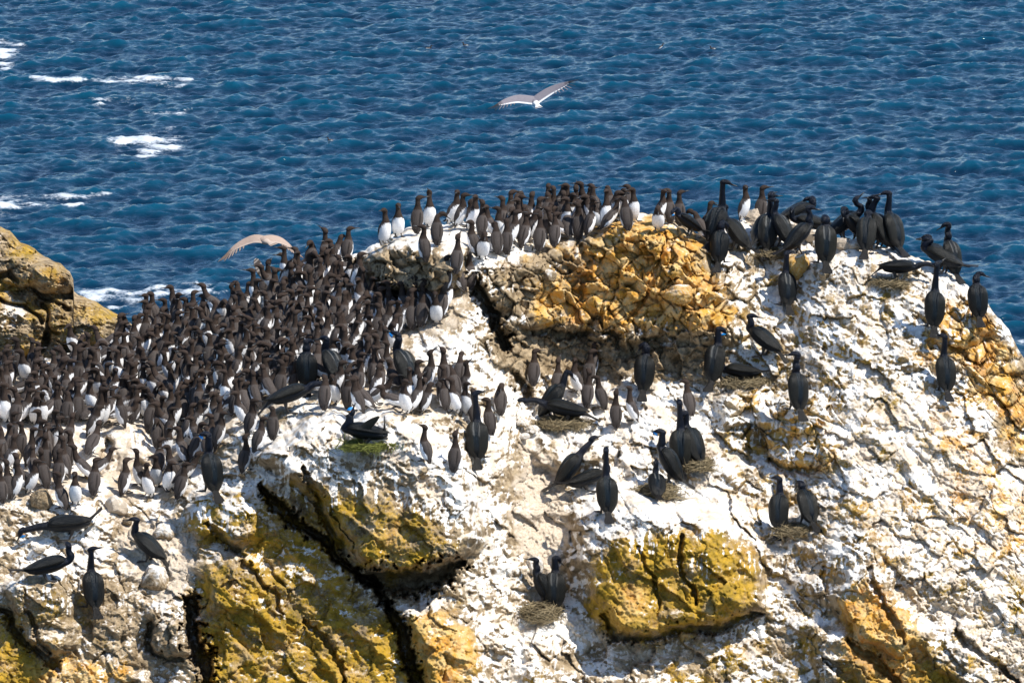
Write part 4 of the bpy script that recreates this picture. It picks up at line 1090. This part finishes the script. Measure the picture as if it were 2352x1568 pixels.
# ------------------------------------------------------------------ murres standing apart, placed one by one
G_MURRE = 'murres standing on the rock'
SINGLES = [
 (886,558,310,'right','white-breasted murre lowest on the left end of the summit skyline'),
 (915,541,275,'level','white-breasted murre facing us, second on the rising skyline left of the summit'),
 (958,529,80,'right','brown-backed murre looking right on the skyline between two white-fronted ones'),
 (988,519,275,'up','white-fronted murre tallest on the brown hump left of the summit crowd'),
 (1004,558,85,'bowright','brown-backed murre bending its head right on the brown hump'),
 (972,594,125,'left','murre leaning over the dark brown cliff, lowest bird on the left hump'),
 (1040,512,320,'right','left bird of the white-fronted pair on top of the brown hump'),
 (1058,519,350,'level','right bird of the white-fronted pair on top of the brown hump'),
 (1048,507,0,'crouch','murre lying on its belly behind the white-fronted pair'),
 (1107,540,85,'up2','grey-brown murre just left of the summit crowd with its back to us'),
 (1108,594,272,'bow','murre showing only a round white front at the foot of the summit crowd'),
 (1086,583,150,'left','murre in shade bending over left of the round white-fronted one'),
 (1048,622,78,'up','murre with raised head above the right end of the main colony'),
 (1079,657,100,'left','dark shaded murre standing in the cleft left of the yellow rock'),
 (1058,664,140,'short','hunched murre in front of the cleft left of the yellow rock'),
 (1026,662,60,'right','murre with white side just left of the hunched one by the cleft'),
 (1140,580,95,'bow','dark shaded murre at the lower left of the summit crowd'),
 (1165,578,88,'level','murre with back to us beside the dark shaded one at the summit front'),
 (1203,563,55,'right','murre with broad white side at the front of the summit crowd'),
 (1239,572,85,'up','front murre of the summit crowd standing over the grey blocks, white stripe on its right'),
 (1275,562,82,'right','front murre of the summit crowd with a round brown back and bill right'),
 (1327,543,88,'left','stocky brown-backed murre at the front, centre of the summit crowd'),
 (1356,536,35,'right','murre with white front turned right at the left end of the yellow crest'),
 (1398,524,22,'lean','murre leaning forward to the right, white belly showing, on the yellow crest'),
 (1512,528,268,'bow','white-fronted murre bending its head left at the right end of the yellow crest'),
 (1440,524,100,'short','dark murre stooping on the yellow crest'),
 (1536,507,105,'left','tall murre facing left near the right end of the summit skyline'),
 (1561,512,88,'right','small-looking murre alone behind the right corner of the yellow crest'),
 (1613,547,138,'bow','murre looking down left between the yellow rock and the cormorants'),
 (1624,513,52,'level','tall murre facing right behind the first pair of cormorants'),
 (1712,502,335,'right','slender murre with gleaming white belly alone on the skyline at right'),
 (1748,500,70,'right','brown murre looking right beside the slender white-bellied one'),
 (1226,881,80,'right','murre looking right, upper left bird of the middle group under the cliff'),
 (1279,902,85,'up','murre with raised bill behind the nesting cormorants'),
 (1322,900,200,'left','murre with white side turned left in the middle group under the cliff'),
 (1352,882,70,'right','murre with its head pointing right at the top of the middle group'),
 (1358,866,60,'right','murre behind the others at the top of the middle group, bill to the right'),
 (1349,930,85,'up2','murre with upturned bill in the middle group'),
 (1383,936,120,'left','murre turning its bill left, right of centre in the middle group'),
 (1413,976,95,'up','lowest murre of the middle group pointing its bill up'),
 (1453,966,190,'up2','murre with white breast and raised bill at the right end of the middle group'),
 (1584,950,108,'left','lone murre on white rock looking left, right of the hunched cormorant'),
 (976,1058,150,'up2','lone murre with bill lifted left on the white ledge'),
 (1044,1078,82,'up','lone murre with its back to us and bill up on the white ledge'),
 (1124,992,112,'left','murre right behind the tall cormorant on the white ledge'),
 (1148,946,92,'hidden','round-backed murre with its head tucked away right of the ledge row'),
 (823,944,155,'left','murre with white breast turned left, near the left end of the ledge row'),
 (930,946,240,'left','white-fronted murre preening, middle of the ledge row'),
 (1044,945,228,'right','upright white-fronted murre towards the right end of the ledge row'),
 (1091,972,92,'level','last murre at the right end of the ledge row'),
 (171,812,245,'level','white-fronted murre standing alone before the grassy outcrop at far left'),
 (336,748,165,'left','murre with bill left on the skyline of the main colony, white side showing'),
 (356,740,150,'left','taller murre just right of the white-sided one on the colony skyline'),
 (409,712,150,'left','tall murre facing left on the colony skyline in front of white surf'),
 (362,1023,88,'hidden','broad brown-backed murre right of the square dark rock'),
 (340,1138,232,'left','white-fronted murre with open wing edge on the gravel below the square dark rock'),
 (289,1131,35,'level','murre facing right beside the white-fronted one below the square dark rock'),
 (173,1156,272,'level','white-fronted murre behind the large brown stone at lower left'),
 (143,1166,150,'up2','lowest murre on the left, back half turned, beside the brown stone'),
 (217,1131,85,'right','brown murre behind the pale stone at lower left'),
 (415,1141,42,'right','murre facing right left of the tall blue-throated cormorant'),
 (402,1100,150,'left','murre looking left above the gravel patch at lower left'),
 (577,995,40,'right','murre with white side right at the lower right corner of the colony'),
 (563,1078,42,'up','murre on the pale edge above the lichen ledge'),
 (592,1034,45,'right','murre just above the pale edge, beside a dark rock face'),
 (626,1003,88,'short','hunched murre at the lower right corner of the colony'),
 (556,972,215,'level','broad white-fronted murre at the lower right of the colony'),
 (503,1020,28,'right','murre standing upright with white belly right of the tan gravel gap'),
 (494,977,150,'left','murre stepping left on the tan gravel gap'),
 (472,956,35,'right','murre with bright white front right at the top of the tan gravel gap'),
 (394,1010,35,'right','murre facing right at the left side of the tan gravel gap'),
 (448,1050,25,'right','murre directly behind the head of the tall blue-throated cormorant'),
 (608,641,75,'flap','murre holding one barred wing straight up at the top edge of the colony'),
]
placed = []
def put_murre(x, y, hd, pose, lab, sc=1.0):
    placed.append((x, y))
    return place_bird('murre', MM[pose], ground(x, y) + v3(0, 0, -.006), hd, MSCALE * sc, lab, 'murre', G_MURRE, rnd.uniform(-.16, .14))
for x, y, hd, pose, lab in SINGLES:
    put_murre(x, y, hd + rnd.uniform(-6, 6), pose, lab, rnd.uniform(.97, 1.05))

# ------------------------------------------------------------------ the crowds
def sample_crowd(poly, dx, dy, keep=1.0):
    us = [p[0] for p in poly]; vs = [p[1] for p in poly]; out = []
    y = min(vs); row = 0
    while y < max(vs):
        x = min(us) + (dx / 2 if row % 2 else 0)
        while x < max(us):
            px = x + rnd.uniform(-.42, .42) * dx; py = y + rnd.uniform(-.5, .5) * dy
            if rnd.random() < keep and inpoly(poly, np.array([px]), np.array([py]))[0]:
                if all(((px - a) / dx) ** 2 + ((py - b) / dy) ** 2 > 0.42 for a, b in placed) and \
                   all(((px - c[0]) / 26) ** 2 + ((py - c[1]) / 16) ** 2 > 1 for c in CORMS):
                    out.append((px, py)); placed.append((px, py))
            x += dx
        y += dy; row += 1
    return out
Z_COLONY = [(-16,852),(150,846),(240,808),(310,770),(360,752),(440,730),(500,716),(560,706),(620,676),(690,618),(730,600),(815,592),(822,640),(836,700),(900,712),(990,694),(1030,700),(1020,742),(940,775),
            (900,800),(885,850),(930,872),(960,902),(860,912),(760,905),(700,892),(640,930),(560,958),(500,960),(430,950),(400,1000),(330,985),(240,980),(130,968),(50,985),(-16,980)]
Z_TOP = [(1070,516),(1120,540),(1150,520),(1190,508),(1290,488),(1380,478),(1450,486),(1500,500),(1530,512),(1500,520),(1420,514),(1370,528),(1320,538),(1260,552),(1190,566),(1150,560),(1090,530)]
Z_LOW = [(-10,1000),(60,1010),(120,1000),(230,990),(236,1060),(240,1110),(150,1110),(110,1130),(60,1150),(-10,1160)]
Z_GAP = [(230,985),(430,955),(520,965),(500,1040),(440,1090),(400,1130),(300,1120),(352,1075),(352,985),(240,1000)]
Z_LEDGE = [(740,925),(900,918),(1000,930),(1060,930),(1100,965),(1060,962),(1010,952),(940,950),(830,935),(745,938)]
Z_LEDGE2 = [(960,875),(1050,860),(1075,905),(1030,925),(950,910)]
crowd = []
for zone, poly, dx, dy, keep in (('top', Z_TOP, 22.5, 13, 1), ('colony', Z_COLONY, 23.5, 16, 1), ('low', Z_LOW, 30, 24, .95), ('low', Z_GAP, 30, 24, .8), ('ledge', Z_LEDGE, 27, 14, 1), ('ledge', Z_LEDGE2, 30, 20, 1)):
    for x, y in sample_crowd(poly, dx, dy, keep): crowd.append((zone, x, y))
def clearance(x, y):
    c = 90
    for a, b in placed:
        if abs(a - x) < 15 and b > y + 1: c = min(c, b - y)
    return c
WHERE = {'top': 'in the summit crowd above the yellow rock', 'colony': 'inside the packed colony on the left',
         'low': 'in the loose group on the lower left rocks', 'ledge': 'in the row on the white ledge'}
def pick_pose(zone):
    r = rnd.random()
    if zone in ('top', 'ledge'): k = 'back' if r < .46 else ('right' if r < .66 else ('left' if r < .80 else 'front'))
    else: k = 'back' if r < .36 else ('right' if r < .68 else ('left' if r < .82 else 'front'))
    hd = {'back': rnd.uniform(62, 118), 'right': rnd.uniform(-20, 38), 'left': rnd.uniform(145, 200), 'front': rnd.uniform(225, 320)}[k]
    if k == 'back':
        pose = rnd.choice(['level', 'right', 'right', 'left', 'backright', 'up', 'up2', 'short', 'short', 'bowright', 'tall', 'lean', 'right', 'left', 'hidden', 'bow', 'crouch'])
    elif k == 'front': pose = rnd.choice(['right', 'left', 'level', 'bow', 'short', 'tall'])
    else: pose = rnd.choice(['level', 'short', 'right', 'left', 'up', 'short', 'bow', 'tall', 'lean', 'up2', 'lean', 'crouch'])
    return k, hd, pose
LOOK = {'back': 'murre with its brown back to us', 'right': 'murre facing right, white belly edge showing,',
        'left': 'murre facing left, white breast edge showing,', 'front': 'murre turning its white front towards us'}
crowd.sort(key=lambda c: -clearance(c[1], c[2]))
n_solo = 300 - len(SINGLES) - 5
rest = []
for i, (zone, x, y) in enumerate(crowd):
    k, hd, pose = pick_pose(zone)
    if i < n_solo:
        put_murre(x, y, hd, pose, LOOK[k] + ' ' + WHERE[zone], rnd.uniform(.94, 1.06))
    else:
        rest.append((ground(x, y) + v3(0, 0, -.006), hd, pose, rnd.uniform(.94, 1.06)))
print('murres', len(SINGLES), len(crowd), 'solo', n_solo, 'rest', len(rest))
# the half hidden remainder of the crowd as one mass
if rest:
    vs, fs, cs, al, ro, mi = [], [], [], [], [], []; off = 0
    for loc, hd, pose, sc in rest:
        me, parts = MM[pose]
        R = Matrix.Rotation(math.radians(hd), 3, 'Z')
        R = np.array(R) @ np.diag([1.06, 1.06, .92]) * (MSCALE * sc)
        for j, m in enumerate([me] + [p[1] for p in parts]):
            n = len(m.vertices); co = np.empty(n * 3); m.vertices.foreach_get('co', co)
            vs.append(co.reshape(-1, 3) @ R.T + loc)
            for p in m.polygons: fs.append(tuple(v + off for v in p.vertices)); mi.append(min(j, 1))
            off += n
            if j == 0:
                c = np.empty(n * 4); m.attributes['Col'].data.foreach_get('color', c); cs.append(c)
                a = np.empty(n); m.attributes['along'].data.foreach_get('value', a); al.append(a)
                a = np.empty(n); m.attributes['round'].data.foreach_get('value', a); ro.append(a)
            else: cs.append(np.tile([.03, .03, .03, 1.], n)); al.append(np.zeros(n)); ro.append(np.zeros(n))
    me = bpy.data.meshes.new('murre_crowd'); me.from_pydata([tuple(p) for p in np.concatenate(vs)], [], fs)
    me.materials.append(MURRE); me.materials.append(BILL)
    me.polygons.foreach_set('material_index', mi); me.polygons.foreach_set('use_smooth', [True] * len(fs))
    at = me.attributes.new('Col', 'FLOAT_COLOR', 'POINT'); at.data.foreach_set('color', np.concatenate(cs).astype(np.float32))
    at = me.attributes.new('along', 'FLOAT', 'POINT'); at.data.foreach_set('value', np.concatenate(al).astype(np.float32))
    at = me.attributes.new('round', 'FLOAT', 'POINT'); at.data.foreach_set('value', np.concatenate(ro).astype(np.float32))
    o = bpy.data.objects.new('murre_crowd', me); COL.objects.link(o)
    tag(o, 'dense mass of half hidden brown and white murres filling the main colony', 'murres', kind='stuff')

# ------------------------------------------------------------------ birds on the water far out
def sea_point(u, v):
    a = (u - 1176) / FOC; b = -(v - 784) / FOC
    dr = FW + a * RT + b * UPV
    return CAM + dr * (-CAM[2] / dr[2])
for x, y, hd, lab in ((982,117,0,'dark murre swimming on the sea above the flying gull to its left'),
                      (1072,110,180,'faint dark murre swimming just right of another, near the top of the sea'),
                      (762,329,170,'dark murre swimming alone on the sea above the left colony'),
                      (1516,119,0,'pale-bellied murre splashing on the sea at upper right'),
                      (1640,118,180,'tiny pale murre on the sea right of the splashing one')):
    pose = 'lean' if x == 1516 else 'swim'
    o = place_bird('swimming_murre', MM[pose], sea_point(x, y) + v3(0, 0, .16), hd, 1.25, lab, 'murre', 'murres swimming on the sea')

# ------------------------------------------------------------------ gulls in flight
def make_gull(colb, colw, trail, tip, hb, wingL, wingR, chord, flight, belly, tailband):
    f = np.array(flight, float); f /= np.linalg.norm(f)
    upd = np.array(belly, float); upd -= f * (upd @ f); upd /= np.linalg.norm(upd)
    s = np.cross(upd, f)
    sk = Skin()
    prof = [(-.30, .075, .004), (-.25, .065, .010), (-.17, .042, .026), (-.08, .060, .052), (.02, .066, .060), (.10, .055, .052), (.16, .040, .042), (.20, .036, .038), (.235, .030, .030), (.262, .016, .016)]
    rg = [(f * a, s, w, h, a) for a, w, h in prof]
    def bc(key, a):
        back = min(a, 2 * math.pi - a)
        if -.29 < key < -.262: return tailband
        if -.06 < key < .13 and back < 1.2: return colw
        return colb
    sk.loft(rg, 18, bc, sub=3)
    for path in (wingL, wingR):
        W = []; n = len(path)
        for i, (x, y, z, c, th) in enumerate(path):
            W.append((v3(x, y, z) + np.array(chord) * c * 0.0, np.array(chord), c, th, i / (n - 1)))
        def wc(key, a):
            # a = pi/2 : +side = trailing, 3pi/2 leading
            if key > .86: return tip
            if math.sin(a) > .72: return trail
            if key > .72: return tuple(x * .6 for x in colw)
            return colw
        sk.loft(W, 20, wc, sub=5)
    for path, sg in ((wingL, -1), (wingR, 1)):   # separate flight feathers along the outer wing
        P = [v3(*q[:3]) for q in path]; cv = np.array(chord) / np.linalg.norm(chord)
        for j in range(9):
            t = .45 + .5 * j / 8; x = t * (len(P) - 1); i = min(int(x), len(P) - 2); q = P[i] * (1 - (x - i)) + P[i + 1] * (x - i)
            out = P[-1] - P[-3]; out = out / np.linalg.norm(out); dr_ = cv * (1 - .85 * (t - .45) / .5) + out * (.25 + 1.1 * (t - .45)); dr_ /= np.linalg.norm(dr_)
            L = .14 + .02 * j * (1 if j < 6 else .4); s_ = np.cross(dr_, upd); s_ /= np.linalg.norm(s_)
            cc = tip if j > 4 else tuple(.75 * a + .1 * b for a, b in zip(colw, tip))
            sk.loft([(q + dr_ * L * a, s_, w, .0022, a) for a, w in ((.0, .012), (.4, .015), (.8, .012), (1, .004))], 8, lambda k, a, cc=cc: cc, sub=2)
    me = sk.mesh('gull', GULL)
    bt = f * .258
    bill = cone_mesh('bill', [[(bt, .009), (bt + f * .03, .008), (bt + f * .045 - upd * .004, .002)]], YBILL, 7)
    return me, [('bill', bill)]
# white and grey gull over open water, flying away from us with its back showing
ch = np.array([.12, -.62, -.62])
g1 = make_gull((.84, .83, .82), (.22, .20, .22), (.86, .84, .82), (.03, .03, .035), None,
   [(0,0,.02,.115,.022),(-.17,.02,.045,.115,.014),(-.34,.03,.055,.105,.011),(-.52,-.02,.02,.08,.008),(-.66,-.07,-.025,.045,.005),(-.76,-.10,-.055,.008,.002)],
   [(0,0,.02,.115,.022),(.15,.02,.14,.115,.014),(.31,.03,.25,.105,.011),(.48,-.0,.345,.08,.008),(.60,-.03,.415,.045,.005),(.70,-.05,.475,.008,.002)],
   ch, (-.22, .86, .22), (-.15, -.35, .9), (.06, .05, .05))
place_bird('gull', g1, ray_point(1229, 234, np.array(118.0)), 0, .9, 'white-tailed grey gull gliding over open water with black wing tips', 'gull', 'gulls in flight')
g2 = make_gull((.50, .40, .33), (.40, .30, .24), (.50, .40, .33), (.22, .15, .11), None,
   [(0,0,.02,.10,.020),(-.14,.02,.035,.105,.013),(-.28,.02,-.015,.09,.010),(-.43,-.02,-.10,.065,.008),(-.54,-.05,-.19,.035,.005),(-.61,-.06,-.25,.007,.002)],
   [(0,0,.02,.10,.020),(.12,.02,.035,.10,.013),(.24,.02,.01,.09,.010),(.35,0,-.05,.06,.008),(.44,-.02,-.12,.03,.005),(.50,-.03,-.18,.006,.002)],
   np.array([.10, -.55, -.40]), (-.55, .78, .10), (-.1, -.3, .9), (.22, .16, .12))
place_bird('gull', g2, ray_point(606, 553, np.array(94.0)), 0, .86, 'mottled brown young gull gliding low behind the colony with drooping wings', 'gull', 'gulls in flight')
# ------------------------------------------------------------------ loose boulders and nests
def boulder_mesh(seed, flat=0.75, sx=1.0, gu_=0.6, li=0.2, so=0.2, go=0.5, rugged=.5):
    import bmesh
    bm = bmesh.new(); bmesh.ops.create_icosphere(bm, subdivisions=5, radius=1.0)
    r = np.random.RandomState(seed)
    V = np.array([v.co for v in bm.verts])
    nrm = r.randn(11, 3); nrm /= np.linalg.norm(nrm, axis=1, keepdims=True); off = r.uniform(.62, .92, 11)
    for n, o in zip(nrm, off):                 # planes knock the sphere into facets
        d = V @ n; m = d > o
        V[m] -= n[None, :] * (d[m] - o)[:, None] * 0.88
    k = 1 + rugged * .35 * fbm(V[:, 0] * 1.6 + seed, V[:, 1] * 1.6 + V[:, 2] * 1.9, 4, seed) + .03 * fbm(V[:, 0] * 8, V[:, 2] * 8 + V[:, 1] * 5, 3, seed + 1)
    V *= k[:, None]; V[:, 2] *= flat; V[:, 0] *= sx
    for v, c in zip(bm.verts, V): v.co = c
    me = bpy.data.meshes.new('boulder'); bm.to_mesh(me); bm.free()
    me.polygons.foreach_set('use_smooth', [True] * len(me.polygons))
    big = fbm(V[:, 0] * 1.5 + seed, V[:, 1] * 1.5 + V[:, 2], 3, seed + 3)
    st = fbm(V[:, 0] * 7 + V[:, 1] * 7, V[:, 2] * 1.0, 2, seed + 4)
    for nm, a in (('guano', gu_ + .35 * big + .45 * (V[:, 2] / flat - .2) + .25 * st), ('lichen', li + .3 * big), ('soil', so + 0 * big), ('gold', go + 0 * big)):
        at = me.attributes.new(nm, 'FLOAT', 'POINT'); at.data.foreach_set('value', np.clip(a, -.3, 1.3).astype(np.float32))
    me.materials.append(ROCK)
    return me
BOULDERS = [  # centre x, base y, half width px, height ratio, guano, lichen, soil, gold, label
 (384,1262,26,1.05,.62,.1,.5,.5,'grey rounded boulder under the calling cormorant, white streaks on top',(356,1350,38,.95)),
]
BL = [
 (356,1352,36,1.02,.38,.05,.1,.5,'grey rounded boulder streaked white, with a cormorant on top'),
 (379,1232,25,.82,.62,.0,.1,.5,'white round boulder on the gravel at lower left'),
 (268,1176,26,.95,.30,.0,.7,.5,'pale grey pointed boulder below the square dark rock'),
 (98,1166,28,1.0,-.1,.1,.0,.5,'large dark brown stone at the foot of the lower left murres'),
 (294,1204,12,.9,.05,.0,.4,.5,'small dark grey stone between the pale boulder and the white one'),
 (1228,1312,20,1.15,.95,.0,.3,.5,'tall white stone just above the lowest nest'),
 (1833,628,30,1.15,.15,1.0,.0,1.0,'upright yellow lichened boulder on the upper right slope'),
 (1733,516,27,1.0,.0,.0,.9,.8,'tan angular stone under the slender murre on the skyline'),
 (1815,540,30,.9,.35,.35,.8,1.0,'tan stone in front of the preening cormorant on the skyline'),
 (1866,548,24,.9,.3,.1,.9,.8,'pale brown stone below the crouching skyline cormorant'),
 (1776,592,15,.6,-.1,.1,.9,.8,'flat reddish brown stone below the three huddled cormorants'),
 (1935,572,22,.8,.1,.1,.9,.8,'brown stone under the coiled-neck cormorant'),
 (1960,572,20,.8,.4,.1,.9,.8,'mottled stone right of the coiled-neck cormorant'),
 (1222,992,18,.55,1.0,.0,.3,.5,'flat white stone left of the middle nest'),
 (1200,978,18,.6,.6,.0,.3,.5,'pale grey stone at the top of the tan gully'),
 (1205,1006,13,.6,.95,.0,.3,.5,'small white stone at the left edge of the tan gully'),
 (1555,1244-100,19,.7,1.0,.0,.3,.5,'white stone right of the small sitting cormorant'),
 (1560,690,33,.8,.22,.7,.1,1.0,'large pale block wedged into the yellow rock face'),
 (1262,640,18,.9,.4,.1,.1,.6,'dark cube-like stone in the wall under the summit crowd'),
 (215,1100,20,.9,.0,.5,.2,.9,'orange lichened stone among the lower left murres'),
 (20,1060,34,.7,.35,.2,.3,.8,'mottled stone at the left edge below the colony'),
 (90,1265,16,.6,.5,.1,.5,.5,'low pale stone behind the bent blue-throated cormorant'),
]
for i, (x, y, hw, ra, g_, l_, s_, o_, lab) in enumerate(BL):
    me = boulder_mesh(20 + i, flat=ra, gu_=g_, li=l_, so=s_, go=o_)
    o = bpy.data.objects.new('boulder', me); COL.objects.link(o)
    p = ground(x, y - hw * ra * .55)
    o.location = p; r_ = hw * PXM; o.scale = (r_, r_, r_); o.rotation_euler = (0, 0, rnd.uniform(-.6, .6))
    tag(o, lab, 'boulder', 'loose boulders on the rock')

def nest(x, y, r_, h_, mat, lab, seed, n=900):
    r_ *= .85; h_ *= .9
    r = random.Random(seed); vs = []; fs = []
    for i in range(n):
        a = r.uniform(0, 2 * math.pi); q = r_ * (0.35 + .65 * math.sqrt(r.random())) * (1 + .25 * math.sin(2 * a + seed) + .18 * math.sin(5 * a + 2 * seed)) * (r.uniform(1.1, 1.7) if r.random() < .2 else 1)
        z = h_ * (0.2 + .8 * r.random()) * (1 - .45 * abs(q / r_ - .75)) 
        c = Vector((math.cos(a) * q, math.sin(a) * q, z - .03))
        t = Vector((-math.sin(a), math.cos(a), 0)) * r.uniform(.5, 1) + Vector((r.uniform(-.6, .6), r.uniform(-.6, .6), r.uniform(-.35, .35)))
        t.normalize(); L = r.uniform(.04, .13); w = r.uniform(.0025, .006)
        s = t.cross(Vector((r.uniform(-1, 1), r.uniform(-1, 1), r.uniform(-1, 1)))).normalized() * w; u = t.cross(s)
        b = Vector((0, 0, -L * .15)); k = len(vs)
        for e, off in ((-1, b), (0, Vector()), (1, b)):
            m = c + t * (L * e) + off; ww = .4 if e else 1
            vs += [m + s * ww, m - s * ww * .5 + u * ww, m - s * ww * .5 - u * ww]
        for j in (0, 3):
            for d in range(3): fs.append((k + j + d, k + j + (d + 1) % 3, k + j + 3 + (d + 1) % 3, k + j + 3 + d))
    me = bpy.data.meshes.new('nest'); me.from_pydata(vs, [], fs); me.materials.append(mat)
    o = bpy.data.objects.new('nest', me); COL.objects.link(o); o.location = ground(x, y)
    tag(o, lab, 'nest', 'nests on the rock')
nest(848,1020,.26,.07,GREENS,'flat green tuft nest under the displaying cormorant',1)
nest(1290,972,.26,.10,STRAW,'straw nest shared by the two cormorants under the middle murres',2)
nest(1512,1130,.22,.12,STRAW,'grassy nest of the small sitting cormorant',3)
nest(1600,1068,.20,.12,STRAW,'dry grass nest behind the blue-throated cormorant on the white slope',4)
nest(1240,1412,.25,.16,STRAW,'thick brown nest hanging on the rock under the lowest pair',5)
nest(1822,1214,.18,.08,STRAW,'low grassy nest between the pair on the lower right slope',6)
nest(1712,874,.24,.07,STRAW,'low brown nest under the sitting cormorant facing left',7)
nest(1782,578,.18,.05,STRAW,'brown weed nest at the feet of the three huddled cormorants',8)
nest(2046,646,.16,.05,STRAW,'small weed nest under the crouched cormorant bending right',9)
